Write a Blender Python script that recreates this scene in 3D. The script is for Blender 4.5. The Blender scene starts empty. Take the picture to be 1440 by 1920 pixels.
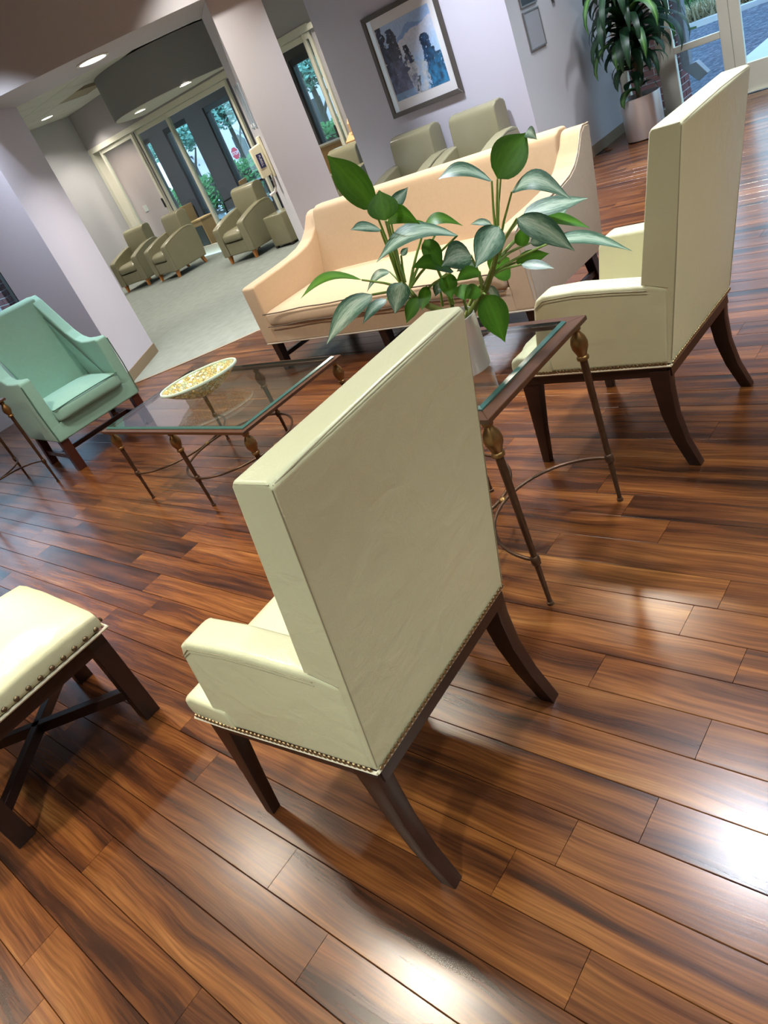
import bpy, bmesh, math, random
from mathutils import Vector, Matrix, noise
random.seed(7)
S = bpy.context.scene
COL = S.collection
PI = math.pi
# ---------------------------------------------------------------- camera
cd = bpy.data.cameras.new('camera'); cam = bpy.data.objects.new('camera', cd); COL.objects.link(cam)
cd.sensor_fit = 'AUTO'; cd.sensor_width = 36.0; cd.lens = 1354.1 / 1920 * 36.0
cd.clip_start = 0.05; cd.clip_end = 200
RW = Matrix(((0.577996, -0.604094, 0.548627), (-0.727827, -0.077586, 0.681358), (-0.369039, -0.793127, -0.48452)))
m = Matrix.Identity(4)
for i in range(3):
    m[i][0] = RW[i][0]; m[i][1] = -RW[i][1]; m[i][2] = -RW[i][2]
m[2][3] = 1.5
cam.matrix_world = m
S.camera = cam
# ---------------------------------------------------------------- colour, world
S.view_settings.view_transform = 'Standard'
try: S.view_settings.look = 'None'
except Exception: pass
S.view_settings.gamma = 1.0
S.view_settings.use_curve_mapping = False
S.view_settings.exposure = 0.25
S.cycles.use_denoising = True
S.cycles.max_bounces = 10
S.cycles.transparent_max_bounces = 24
S.cycles.sample_clamp_indirect = 6.0
W = bpy.data.worlds.new('world'); S.world = W; W.use_nodes = True
wn = W.node_tree.nodes; wl = W.node_tree.links
bgn = wn['Background']
wtc = wn.new('ShaderNodeTexCoord'); wsep = wn.new('ShaderNodeSeparateXYZ'); wl.new(wtc.outputs['Generated'], wsep.inputs[0])
wr = wn.new('ShaderNodeValToRGB'); wl.new(wsep.outputs['Z'], wr.inputs['Fac'])
wr.color_ramp.elements[0].position = 0.0; wr.color_ramp.elements[0].color = (0.60, 0.86, 1.0, 1)
wr.color_ramp.elements[1].position = 0.6; wr.color_ramp.elements[1].color = (0.36, 0.58, 0.95, 1)
wl.new(wr.outputs['Color'], bgn.inputs['Color']); bgn.inputs['Strength'].default_value = 3.4

# recessed downlights of the lobby ceiling, plus added fill lamps : x, y, z, watts, diameter, spread, colour
WARM = (1.0, 0.89, 0.72); COOL = (0.84, 0.90, 1.0); NEUT = (1.0, 0.94, 0.86); FILL = (0.88, 0.98, 0.90)
def disk_lamp(name, x, y, z, watts, dia, spread, col, parent=None):
    ld = bpy.data.lights.new(name, 'AREA'); ld.shape = 'DISK'; ld.size = dia
    ld.energy = watts; ld.spread = math.radians(spread); ld.color = col
    o = bpy.data.objects.new(name, ld); COL.objects.link(o); o.location = (x, y, z)
    if parent: o.parent = parent
    return o
LOBBY_Z = 3.1; LOBBY_GAIN = 0.55
LOBBY = [(2.46, 1.18, 58, COOL), (4.4, 2.45, 90, WARM), (0.85, 2.6, 56, WARM), (0.9, 4.25, 50, WARM),
         (2.6, 3.7, 42, WARM), (4.4, 0.2, 50, WARM), (-1.0, 3.0, 45, WARM), (5.72, 4.2, 70, COOL), (5.6, 3.2, 40, COOL),
         (6.9, 2.0, 55, COOL), (-1.0, 5.3, 40, WARM), (0.8, -0.5, 40, FILL), (7.4, 2.9, 25, COOL),
         (-1.2, 0.8, 85, FILL), (-0.6, -1.6, 130, FILL), (2.2, -1.4, 130, FILL), (4.6, -1.8, 110, FILL), (6.6, -0.6, 70, FILL)]  # unseen fill lamps added behind and beside the viewer to brighten camera-facing surfaces
WASH = [(2.96, 6.14, 34, COOL), (4.32, 4.92, 26, NEUT)]      # close to the curved bulkhead: they scallop it
for (x, y, w, c) in WASH:
    disk_lamp('bulkhead_downlight', x, y, LOBBY_Z - 0.012, w * LOBBY_GAIN, 0.16, 92, c)
for (x, y, w, c) in LOBBY:
    disk_lamp('lobby_downlight_or_fill', x, y, LOBBY_Z - 0.012, w * LOBBY_GAIN, 0.2, 105, c)
# ---------------------------------------------------------------- materials
MATS = {}
def mat(name, col, rough=0.5, metal=0.0, spec=0.5, bump=0.0, bscale=200.0, var=0.0, vscale=6.0, emit=None, sheen=0.0, coat=0.0):
    m = bpy.data.materials.new(name); m.use_nodes = True
    nt = m.node_tree; b = nt.nodes['Principled BSDF']
    b.inputs['Base Color'].default_value = (*col, 1); b.inputs['Roughness'].default_value = rough
    b.inputs['Metallic'].default_value = metal; b.inputs['Specular IOR Level'].default_value = spec
    if sheen: b.inputs['Sheen Weight'].default_value = sheen
    if coat: b.inputs['Coat Weight'].default_value = coat; b.inputs['Coat Roughness'].default_value = 0.15
    if bump or var:
        tc = nt.nodes.new('ShaderNodeTexCoord')
    if bump:
        n = nt.nodes.new('ShaderNodeTexNoise'); n.inputs['Scale'].default_value = bscale; n.inputs['Detail'].default_value = 3
        bp = nt.nodes.new('ShaderNodeBump'); bp.inputs['Strength'].default_value = bump; bp.inputs['Distance'].default_value = 0.002
        nt.links.new(tc.outputs['Object'], n.inputs['Vector']); nt.links.new(n.outputs['Fac'], bp.inputs['Height'])
        nt.links.new(bp.outputs['Normal'], b.inputs['Normal'])
    if var:
        n2 = nt.nodes.new('ShaderNodeTexNoise'); n2.inputs['Scale'].default_value = vscale; n2.inputs['Detail'].default_value = 4
        mx = nt.nodes.new('ShaderNodeMix'); mx.data_type = 'RGBA'
        mx.inputs[6].default_value = (*[max(0, c * (1 - var)) for c in col], 1); mx.inputs[7].default_value = (*[min(1, c * (1 + var)) for c in col], 1)
        nt.links.new(tc.outputs['Object'], n2.inputs['Vector']); nt.links.new(n2.outputs['Fac'], mx.inputs[0]); nt.links.new(mx.outputs[2], b.inputs['Base Color'])
    if emit:
        b.inputs['Emission Color'].default_value = (*emit[:3], 1); b.inputs['Emission Strength'].default_value = emit[3]
    MATS[name] = m
    return m
def glass_mat(name, tint, f0=0.035, rough=0.0, gtint=(1, 1, 1)):
    m = bpy.data.materials.new(name); m.use_nodes = True; nt = m.node_tree; nt.nodes.clear(); L = nt.links.new
    o = nt.nodes.new('ShaderNodeOutputMaterial'); mx = nt.nodes.new('ShaderNodeMixShader'); lw = nt.nodes.new('ShaderNodeLayerWeight'); lw.inputs['Blend'].default_value = 0.5
    p = nt.nodes.new('ShaderNodeMath'); p.operation = 'POWER'; p.inputs[1].default_value = 5.0; L(lw.outputs['Facing'], p.inputs[0])
    f = nt.nodes.new('ShaderNodeMath'); f.operation = 'MULTIPLY_ADD'; L(p.outputs[0], f.inputs[0]); f.inputs[1].default_value = 0.9 * (1 - f0); f.inputs[2].default_value = f0
    t = nt.nodes.new('ShaderNodeBsdfTransparent'); g = nt.nodes.new('ShaderNodeBsdfGlossy')
    t.inputs['Color'].default_value = (*tint, 1); g.inputs['Roughness'].default_value = rough; g.inputs['Color'].default_value = (*gtint, 1)
    L(f.outputs[0], mx.inputs[0]); L(t.outputs[0], mx.inputs[1]); L(g.outputs[0], mx.inputs[2]); L(mx.outputs[0], o.inputs[0])
    MATS[name] = m
    return m
def N(nt, t, **kw):
    n = nt.nodes.new(t)
    for k, v in kw.items(): setattr(n, k, v)
    return n
def ramp(nt, stops):
    r = nt.nodes.new('ShaderNodeValToRGB'); e = r.color_ramp.elements
    e[0].position = stops[0][0]; e[0].color = (*stops[0][1], 1); e[1].position = stops[-1][0]; e[1].color = (*stops[-1][1], 1)
    for p, c in stops[1:-1]:
        q = e.new(p); q.color = (*c, 1)
    return r
def wood_floor(name, island):
    m = bpy.data.materials.new(name); m.use_nodes = True; nt = m.node_tree; L = nt.links.new
    b = nt.nodes['Principled BSDF']
    geo = N(nt, 'ShaderNodeNewGeometry')
    rnd = geo.outputs['Random Per Island'] if island else N(nt, 'ShaderNodeObjectInfo').outputs['Random']
    mul = N(nt, 'ShaderNodeMath', operation='MULTIPLY'); mul.inputs[1].default_value = 83.0; L(rnd, mul.inputs[0])
    add = N(nt, 'ShaderNodeVectorMath', operation='ADD'); L(geo.outputs['Position'], add.inputs[0])
    cmb = N(nt, 'ShaderNodeCombineXYZ'); L(mul.outputs[0], cmb.inputs[0]); L(mul.outputs[0], cmb.inputs[1]); L(mul.outputs[0], cmb.inputs[2]); L(cmb.outputs[0], add.inputs[1])
    # slow wander of the grain
    mp0 = N(nt, 'ShaderNodeMapping'); mp0.inputs['Scale'].default_value = (5, 1.6, 1); L(add.outputs[0], mp0.inputs['Vector'])
    wn_ = N(nt, 'ShaderNodeTexNoise'); wn_.inputs['Scale'].default_value = 1.0; wn_.inputs['Detail'].default_value = 2; L(mp0.outputs[0], wn_.inputs['Vector'])
    sc = N(nt, 'ShaderNodeVectorMath', operation='SCALE'); sc.inputs['Scale'].default_value = 0.075; L(wn_.outputs['Color'], sc.inputs[0])
    ad2 = N(nt, 'ShaderNodeVectorMath', operation='ADD'); L(add.outputs[0], ad2.inputs[0]); L(sc.outputs[0], ad2.inputs[1])
    mp = N(nt, 'ShaderNodeMapping'); mp.inputs['Scale'].default_value = (15, 0.75, 1); L(ad2.outputs[0], mp.inputs['Vector'])
    n1 = N(nt, 'ShaderNodeTexNoise'); n1.inputs['Scale'].default_value = 1.0; n1.inputs['Detail'].default_value = 5; n1.inputs['Roughness'].default_value = 0.6; L(mp.outputs[0], n1.inputs['Vector'])
    mpb = N(nt, 'ShaderNodeMapping'); mpb.inputs['Scale'].default_value = (170, 4.5, 1); L(ad2.outputs[0], mpb.inputs['Vector'])
    n2 = N(nt, 'ShaderNodeTexNoise'); n2.inputs['Scale'].default_value = 1.0; n2.inputs['Detail'].default_value = 3; L(mpb.outputs[0], n2.inputs['Vector'])
    r1 = ramp(nt, [(0.29, (0.013, 0.005, 0.003)), (0.39, (0.048, 0.016, 0.007)), (0.50, (0.108, 0.037, 0.012)), (0.62, (0.170, 0.065, 0.019)), (0.78, (0.26, 0.125, 0.042))])
    L(n1.outputs['Fac'], r1.inputs['Fac'])
    r2 = ramp(nt, [(0.3, (0.60, 0.55, 0.52)), (0.68, (1.14, 1.12, 1.08))]); L(n2.outputs['Fac'], r2.inputs['Fac'])
    mm = N(nt, 'ShaderNodeMix', data_type='RGBA', blend_type='MULTIPLY'); mm.inputs[0].default_value = 1.0
    L(r1.outputs['Color'], mm.inputs[6]); L(r2.outputs['Color'], mm.inputs[7])
    r3 = ramp(nt, [(0.0, (0.70, 0.66, 0.66)), (0.5, (1.0, 0.97, 0.93)), (1.0, (1.15, 1.15, 1.08))]); L(rnd, r3.inputs['Fac'])
    m2 = N(nt, 'ShaderNodeMix', data_type='RGBA', blend_type='MULTIPLY'); m2.inputs[0].default_value = 1.0
    L(mm.outputs[2], m2.inputs[6]); L(r3.outputs['Color'], m2.inputs[7]); L(m2.outputs[2], b.inputs['Base Color'])
    # worn, slightly uneven gloss
    n3 = N(nt, 'ShaderNodeTexNoise'); n3.inputs['Scale'].default_value = 2.2; n3.inputs['Detail'].default_value = 1; L(geo.outputs['Position'], n3.inputs['Vector'])
    r4 = N(nt, 'ShaderNodeMath', operation='MULTIPLY_ADD'); r4.inputs[1].default_value = 0.045; r4.inputs[2].default_value = 0.222; L(n3.outputs['Fac'], r4.inputs[0]); L(r4.outputs[0], b.inputs['Roughness'])
    b.inputs['Specular IOR Level'].default_value = 0.5
    n4 = N(nt, 'ShaderNodeTexNoise'); n4.inputs['Scale'].default_value = 330.0; n4.inputs['Detail'].default_value = 2; L(geo.outputs['Position'], n4.inputs['Vector'])
    bp = N(nt, 'ShaderNodeBump'); bp.inputs['Strength'].default_value = 0.05; bp.inputs['Distance'].default_value = 0.001; L(n4.outputs['Fac'], bp.inputs['Height'])
    bp2 = N(nt, 'ShaderNodeBump'); bp2.inputs['Strength'].default_value = 0.05; bp2.inputs['Distance'].default_value = 0.002; L(n2.outputs['Fac'], bp2.inputs['Height']); L(bp.outputs['Normal'], bp2.inputs['Normal'])
    L(bp2.outputs['Normal'], b.inputs['Normal'])
    MATS[name] = m
    return m
wood_floor('plank_wood', False); wood_floor('plank_wood_joined', True)
mat('subfloor', (0.03, 0.012, 0.008), 0.8)
mat('lavender', (0.56, 0.545, 0.63), 0.6, bump=0.08, bscale=300)
mat('grey_paint', (0.50, 0.49, 0.50), 0.6, bump=0.08, bscale=300)
mat('taupe_paint', (0.40, 0.375, 0.375), 0.65)
mat('brown_paint', (0.095, 0.068, 0.064), 0.65)
mat('pink_paint', (0.62, 0.50, 0.48), 0.65)
mat('ceiling_paint', (0.50, 0.48, 0.44), 0.8)
mat('drum_paint', (0.24, 0.225, 0.225), 0.7)
mat('bulkhead_paint', (0.43, 0.42, 0.44), 0.7)
mat('tile_paint', (0.58, 0.57, 0.50), 0.9, bump=0.4, bscale=120)
mat('tile_tan', (0.36, 0.30, 0.21), 0.9)
mat('rubber_base', (0.23, 0.165, 0.10), 0.5)
mat('carpet', (0.215, 0.235, 0.205), 0.95, spec=0.1, bump=1.0, bscale=260, var=0.22, vscale=9)
mat('aluminium', (0.70, 0.68, 0.55), 0.42)
mat('dark_frame', (0.012, 0.013, 0.015), 0.4)
mat('cream_leather', (0.615, 0.60, 0.405), 0.30, bump=0.25, bscale=320, var=0.05, vscale=4)
_nt = MATS['cream_leather'].node_tree; _b1 = [n for n in _nt.nodes if n.type == 'BUMP'][0]; _tc = [n for n in _nt.nodes if n.type == 'TEX_COORD'][0]
_n = _nt.nodes.new('ShaderNodeTexNoise'); _n.inputs['Scale'].default_value = 16; _n.inputs['Detail'].default_value = 4; _n.inputs['Distortion'].default_value = 0.6
_b2 = _nt.nodes.new('ShaderNodeBump'); _b2.inputs['Strength'].default_value = 0.22; _b2.inputs['Distance'].default_value = 0.012
_nt.links.new(_tc.outputs['Object'], _n.inputs['Vector']); _nt.links.new(_n.outputs['Fac'], _b2.inputs['Height']); _nt.links.new(_b1.outputs['Normal'], _b2.inputs['Normal']); _nt.links.new(_b2.outputs['Normal'], _nt.nodes['Principled BSDF'].inputs['Normal'])
mat('cream_seam', (0.30, 0.26, 0.17), 0.6)
mat('cream_pale', (0.66, 0.60, 0.46), 0.5)
mat('dark_wood', (0.022, 0.008, 0.0055), 0.34, var=0.45, vscale=14)
mat('red_wood', (0.05, 0.013, 0.009), 0.35, var=0.4, vscale=14)
mat('black_wood', (0.018, 0.010, 0.009), 0.35)
mat('brass', (0.30, 0.22, 0.12), 0.38, 0.9)
mat('bronze_nail', (0.16, 0.11, 0.065), 0.38, 0.85)
mat('beige_fabric', (0.54, 0.41, 0.285), 0.9, spec=0.15, bump=0.5, bscale=420, var=0.06, vscale=40, sheen=0.2)
mat('beige_back_fabric', (0.50, 0.46, 0.39), 0.9, spec=0.15, bump=0.5, bscale=420, var=0.06, vscale=40)
mat('dark_piping', (0.10, 0.075, 0.055), 0.8)
mat('mint_fabric', (0.26, 0.48, 0.42), 0.9, spec=0.15, bump=0.4, bscale=420, var=0.06, vscale=30, sheen=0.2)
mat('mint_piping', (0.05, 0.13, 0.10), 0.8)
mat('olive_leather', (0.225, 0.208, 0.128), 0.24, bump=0.15, bscale=200, var=0.08, vscale=5)
mat('olive_seam', (0.08, 0.07, 0.045), 0.5)
mat('amber_wood', (0.50, 0.19, 0.045), 0.4)
mat('bronze', (0.085, 0.045, 0.026), 0.34, 0.55, var=0.5, vscale=20)
mat('bronze_gold', (0.23, 0.125, 0.045), 0.32, 0.75, var=0.3, vscale=30)
mat('table_wood', (0.075, 0.033, 0.018), 0.30, 0.0, var=0.3, vscale=30)
glass_mat('table_glass', (0.92, 0.965, 0.955), 0.075, 0.0)
mat('glass_edge', (0.045, 0.115, 0.105), 0.12, spec=0.8)
glass_mat('window_glass', (0.93, 0.98, 0.98), 0.03, 0.0)
mat('brushed_steel', (0.74, 0.73, 0.72), 0.34, 0.7, bump=0.1, bscale=60)
_b = MATS['brushed_steel'].node_tree; _t = _b.nodes.new('ShaderNodeTangent'); _t.direction_type = 'RADIAL'; _t.axis = 'Z'
_p = _b.nodes['Principled BSDF']; _p.inputs['Anisotropic'].default_value = 0.75; _p.inputs['Anisotropic Rotation'].default_value = 0.25; _b.links.new(_t.outputs[0], _p.inputs['Tangent'])
mat('steel_rim', (0.20, 0.18, 0.17), 0.4, 0.9)
mat('soil', (0.035, 0.02, 0.012), 0.95, bump=1, bscale=90)
mat('trunk', (0.27, 0.19, 0.12), 0.85, bump=0.8, bscale=60, var=0.3, vscale=20)
mat('cane', (0.20, 0.24, 0.045), 0.5, var=0.35, vscale=25)
mat('petiole', (0.24, 0.36, 0.08), 0.45)
mat('white_plastic', (0.78, 0.76, 0.72), 0.45)
mat('cream_plastic', (0.78, 0.74, 0.52), 0.35)
mat('navy', (0.02, 0.025, 0.10), 0.4)
mat('white_ink', (0.85, 0.85, 0.85), 0.5)
mat('red_sign', (0.62, 0.03, 0.06), 0.5)
mat('mat_board', (0.80, 0.80, 0.82), 0.8)
mat('picture_frame', (0.105, 0.092, 0.082), 0.4, 0.3)
mat('lens', (1, 1, 1), 0.5, emit=(1.0, 0.96, 0.88, 7.0))
mat('trim_white', (0.7, 0.67, 0.6), 0.5)
mat('dark_slot', (0.02, 0.02, 0.02), 0.8)
mat('sign_grey', (0.36, 0.36, 0.38), 0.45, 0.2)
mat('sign_rim', (0.24, 0.25, 0.25), 0.4, 0.4)
mat('sign_black', (0.035, 0.045, 0.055), 0.4)
mat('plaque', (0.38, 0.46, 0.52), 0.2, 0.1)
mat('yellow', (0.75, 0.45, 0.02), 0.5)
mat('cardboard', (0.47, 0.27, 0.12), 0.8, var=0.15, vscale=8)
mat('cardboard_pale', (0.60, 0.37, 0.17), 0.8)
mat('orange_wood', (0.55, 0.24, 0.055), 0.4, var=0.15, vscale=10)
mat('tan_seat', (0.45, 0.28, 0.13), 0.5)
mat('black_metal', (0.012, 0.012, 0.013), 0.4, 0.3)
mat('brick', (0.17, 0.055, 0.05), 0.9, bump=0.6, bscale=80, var=0.35, vscale=8)
mat('mortar', (0.50, 0.47, 0.46), 0.95)
mat('downspout', (0.17, 0.175, 0.20), 0.5, 0.2)
mat('gravel', (0.1, 0.1, 0.1), 0.95, spec=0.2)
_nt = MATS['gravel'].node_tree; _tc = _nt.nodes.new('ShaderNodeTexCoord'); _n = _nt.nodes.new('ShaderNodeTexNoise'); _n.inputs['Scale'].default_value = 13; _n.inputs['Detail'].default_value = 8; _n.inputs['Roughness'].default_value = 0.75
_r = ramp(_nt, [(0.36, (0.022, 0.032, 0.05)), (0.52, (0.075, 0.092, 0.12)), (0.62, (0.17, 0.19, 0.22)), (0.72, (0.45, 0.46, 0.47))])
_nt.links.new(_tc.outputs['Object'], _n.inputs['Vector']); _nt.links.new(_n.outputs['Fac'], _r.inputs['Fac']); _nt.links.new(_r.outputs['Color'], _nt.nodes['Principled BSDF'].inputs['Base Color'])
mat('bank_soil', (0.05, 0.085, 0.03), 0.95, var=0.4, vscale=3)
mat('concrete', (0.50, 0.50, 0.50), 0.9, var=0.1, vscale=4)
mat('grass', (0.085, 0.22, 0.06), 0.9)
mat('straw', (0.42, 0.36, 0.22), 0.9)
mat('hedge', (0.10, 0.25, 0.07), 0.9)
mat('crown', (0.22, 0.42, 0.32), 0.9)
mat('bark', (0.10, 0.08, 0.06), 0.9)
mat('stucco', (0.88, 0.76, 0.75), 0.9)
mat('ground', (0.22, 0.24, 0.22), 0.95)
mat('blossom', (0.85, 0.85, 0.9), 0.7)
mat('tan_wall', (0.50, 0.33, 0.22), 0.9)

def leaf_mat(name, edge, mid, silver, thin=0.3):
    m = bpy.data.materials.new(name); m.use_nodes = True; nt = m.node_tree; L = nt.links.new; b = nt.nodes['Principled BSDF']
    b.inputs['Roughness'].default_value = 0.42
    uv = N(nt, 'ShaderNodeTexCoord'); sp = N(nt, 'ShaderNodeSeparateXYZ'); L(uv.outputs['UV'], sp.inputs[0])
    sub = N(nt, 'ShaderNodeMath', operation='SUBTRACT'); L(sp.outputs['X'], sub.inputs[0]); sub.inputs[1].default_value = 0.5
    ab = N(nt, 'ShaderNodeMath', operation='ABSOLUTE'); L(sub.outputs[0], ab.inputs[0])
    mp = N(nt, 'ShaderNodeMapping'); mp.inputs['Scale'].default_value = (9, 3.2, 1); mp.inputs['Rotation'].default_value = (0, 0, 0.5); L(uv.outputs['UV'], mp.inputs[0])
    oi = N(nt, 'ShaderNodeObjectInfo'); n = N(nt, 'ShaderNodeTexNoise', noise_dimensions='4D'); n.inputs['Scale'].default_value = 1.0; n.inputs['Detail'].default_value = 6; n.inputs['Roughness'].default_value = 0.7
    L(mp.outputs[0], n.inputs['Vector']); L(oi.outputs['Random'], n.inputs['W'])
    ma = N(nt, 'ShaderNodeMath', operation='MULTIPLY_ADD'); L(ab.outputs[0], ma.inputs[0]); ma.inputs[1].default_value = 0.9; L(n.outputs['Fac'], ma.inputs[2])
    r = ramp(nt, [(0.50, silver), (0.66, mid), (0.86, edge)]); L(ma.outputs[0], r.inputs['Fac'])
    vein = N(nt, 'ShaderNodeMath', operation='LESS_THAN'); L(ab.outputs[0], vein.inputs[0]); vein.inputs[1].default_value = 0.018
    mx = N(nt, 'ShaderNodeMix', data_type='RGBA'); L(vein.outputs[0], mx.inputs[0]); L(r.outputs['Color'], mx.inputs[6]); mx.inputs[7].default_value = (*[c * 1.25 for c in mid], 1)
    L(mx.outputs[2], b.inputs['Base Color'])
    tl = nt.nodes.new('ShaderNodeBsdfTranslucent'); L(mx.outputs[2], tl.inputs['Color']); ms = nt.nodes.new('ShaderNodeMixShader'); ms.inputs[0].default_value = thin
    out = nt.nodes['Material Output']; L(b.outputs[0], ms.inputs[1]); L(tl.outputs[0], ms.inputs[2]); L(ms.outputs[0], out.inputs['Surface'])
    MATS[name] = m
leaf_mat('leaf_green', (0.060, 0.19, 0.012), (0.090, 0.26, 0.018), (0.11, 0.30, 0.025), 0.4)
leaf_mat('leaf_silver', (0.035, 0.10, 0.055), (0.21, 0.33, 0.23), (0.44, 0.53, 0.41), 0.2)
leaf_mat('leaf_dark', (0.012, 0.040, 0.020), (0.018, 0.060, 0.026), (0.032, 0.095, 0.038))
leaf_mat('leaf_dark_stripe', (0.025, 0.085, 0.028), (0.07, 0.20, 0.045), (0.20, 0.40, 0.09))
def mosaic_mat(name):
    m = bpy.data.materials.new(name); m.use_nodes = True; nt = m.node_tree; L = nt.links.new; b = nt.nodes['Principled BSDF']
    tc = N(nt, 'ShaderNodeTexCoord'); v = N(nt, 'ShaderNodeTexVoronoi'); v.inputs['Scale'].default_value = 62; L(tc.outputs['Object'], v.inputs['Vector'])
    v2 = N(nt, 'ShaderNodeTexVoronoi', feature='DISTANCE_TO_EDGE'); v2.inputs['Scale'].default_value = 62; L(tc.outputs['Object'], v2.inputs['Vector'])
    sp = N(nt, 'ShaderNodeSeparateColor'); L(v.outputs['Color'], sp.inputs[0])
    r = ramp(nt, [(0.0, (0.50, 0.40, 0.13)), (0.45, (0.74, 0.64, 0.30)), (0.8, (0.50, 0.62, 0.45)), (1.0, (0.85, 0.84, 0.68))]); L(sp.outputs[0], r.inputs['Fac'])
    lt = N(nt, 'ShaderNodeMath', operation='LESS_THAN'); L(v2.outputs['Distance'], lt.inputs[0]); lt.inputs[1].default_value = 0.06
    mx = N(nt, 'ShaderNodeMix', data_type='RGBA'); L(lt.outputs[0], mx.inputs[0]); L(r.outputs['Color'], mx.inputs[6]); mx.inputs[7].default_value = (0.24, 0.22, 0.12, 1)
    L(mx.outputs[2], b.inputs['Base Color']); b.inputs['Roughness'].default_value = 0.12; b.inputs['Metallic'].default_value = 0.35
    # each chip lies at its own slight tilt
    vs = N(nt, 'ShaderNodeVectorMath', operation='SUBTRACT'); L(v.outputs['Color'], vs.inputs[0]); vs.inputs[1].default_value = (0.5, 0.5, 0.5)
    sc = N(nt, 'ShaderNodeVectorMath', operation='SCALE'); sc.inputs['Scale'].default_value = 0.5; L(vs.outputs[0], sc.inputs[0])
    g = N(nt, 'ShaderNodeNewGeometry'); ad = N(nt, 'ShaderNodeVectorMath', operation='ADD'); L(g.outputs['Normal'], ad.inputs[0]); L(sc.outputs[0], ad.inputs[1])
    nm = N(nt, 'ShaderNodeVectorMath', operation='NORMALIZE'); L(ad.outputs[0], nm.inputs[0]); L(nm.outputs[0], b.inputs['Normal'])
    MATS[name] = m
mosaic_mat('mosaic')
def attr_mat(name, rough=0.6):
    m = bpy.data.materials.new(name); m.use_nodes = True; nt = m.node_tree; b = nt.nodes['Principled BSDF']
    a = N(nt, 'ShaderNodeVertexColor'); a.layer_name = 'print'; nt.links.new(a.outputs['Color'], b.inputs['Base Color']); b.inputs['Roughness'].default_value = rough
    MATS[name] = m
attr_mat('art_print')

# ---------------------------------------------------------------- mesh helpers
def place(bm, mtx):
    bmesh.ops.transform(bm, matrix=mtx, verts=bm.verts); return bm
def bevel(bm, w, seg=2, ang=25):
    if w > 0:
        es = [e for e in bm.edges if len(e.link_faces) == 2 and e.calc_face_angle(0) > math.radians(ang)]
        bmesh.ops.bevel(bm, geom=es, offset=w, segments=seg, profile=0.6, affect='EDGES', clamp_overlap=True)
    return bm
def hexa(c, bev=0.0, seg=2):
    """c: 8 corners, bottom ring then top ring"""
    bm = bmesh.new(); v = [bm.verts.new(p) for p in c]
    for f in ((0, 3, 2, 1), (4, 5, 6, 7), (0, 1, 5, 4), (1, 2, 6, 5), (2, 3, 7, 6), (3, 0, 4, 7)): bm.faces.new([v[i] for i in f])
    bmesh.ops.recalc_face_normals(bm, faces=bm.faces)
    return bevel(bm, bev, seg)
def box(x0, y0, z0, x1, y1, z1, bev=0.0, seg=2):
    return hexa([(x0, y0, z0), (x1, y0, z0), (x1, y1, z0), (x0, y1, z0), (x0, y0, z1), (x1, y0, z1), (x1, y1, z1), (x0, y1, z1)], bev, seg)
def prism(poly, a, b, axis='x', bev=0.0, seg=3, ang=25, scale2=None):
    """polygon of (u,v) pairs extruded from a to b along an axis; x: (u,v)=(y,z), y: (x,z), z: (x,y)"""
    bm = bmesh.new()
    def P(u, v, t):
        return {'x': (t, u, v), 'y': (u, t, v), 'z': (u, v, t)}[axis]
    A = [bm.verts.new(P(u, v, a)) for u, v in poly]
    B = [bm.verts.new(P(u, v, b)) for u, v in poly]
    n = len(poly)
    bm.faces.new(A); bm.faces.new(B[::-1])
    for i in range(n): bm.faces.new((A[i], A[(i + 1) % n], B[(i + 1) % n], B[i]))
    bmesh.ops.recalc_face_normals(bm, faces=bm.faces)
    return bevel(bm, bev, seg, ang)
def tube(path, rad, n=8, cap=True, flat=1.0):
    bm = bmesh.new(); path = [Vector(p) for p in path]; k = len(path)
    if not isinstance(rad, (list, tuple)): rad = [rad] * k
    rings = []; up = None
    for i in range(k):
        d = (path[min(i + 1, k - 1)] - path[max(i - 1, 0)])
        d = d.normalized() if d.length > 1e-9 else Vector((0, 0, 1))
        if up is None:
            up = Vector((0, 0, 1)) if abs(d.z) < 0.9 else Vector((1, 0, 0))
        s = d.cross(up); s.normalize(); up = s.cross(d); up.normalize()
        rings.append([bm.verts.new(path[i] + (s * math.cos(2 * PI * j / n) + up * math.sin(2 * PI * j / n) * flat) * rad[i]) for j in range(n)])
    for i in range(k - 1):
        for j in range(n): bm.faces.new((rings[i][j], rings[i][(j + 1) % n], rings[i + 1][(j + 1) % n], rings[i + 1][j]))
    if cap: bm.faces.new(rings[0][::-1]); bm.faces.new(rings[-1])
    bmesh.ops.recalc_face_normals(bm, faces=bm.faces)
    return bm
def lathe(prof, n=20, cx=0, cy=0, cz=0, sx=1.0, sy=1.0):
    bm = bmesh.new(); rings = []
    for r, z in prof:
        if r < 1e-6: rings.append([bm.verts.new((cx, cy, cz + z))])
        else: rings.append([bm.verts.new((cx + sx * r * math.cos(2 * PI * j / n), cy + sy * r * math.sin(2 * PI * j / n), cz + z)) for j in range(n)])
    for a, b in zip(rings[:-1], rings[1:]):
        for j in range(n):
            q = [a[j % len(a)], a[(j + 1) % len(a)], b[(j + 1) % len(b)], b[j % len(b)]]
            q2 = []
            for x in q:
                if x not in q2: q2.append(x)
            if len(q2) > 2: bm.faces.new(q2)
    bmesh.ops.recalc_face_normals(bm, faces=bm.faces)
    return bm
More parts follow.
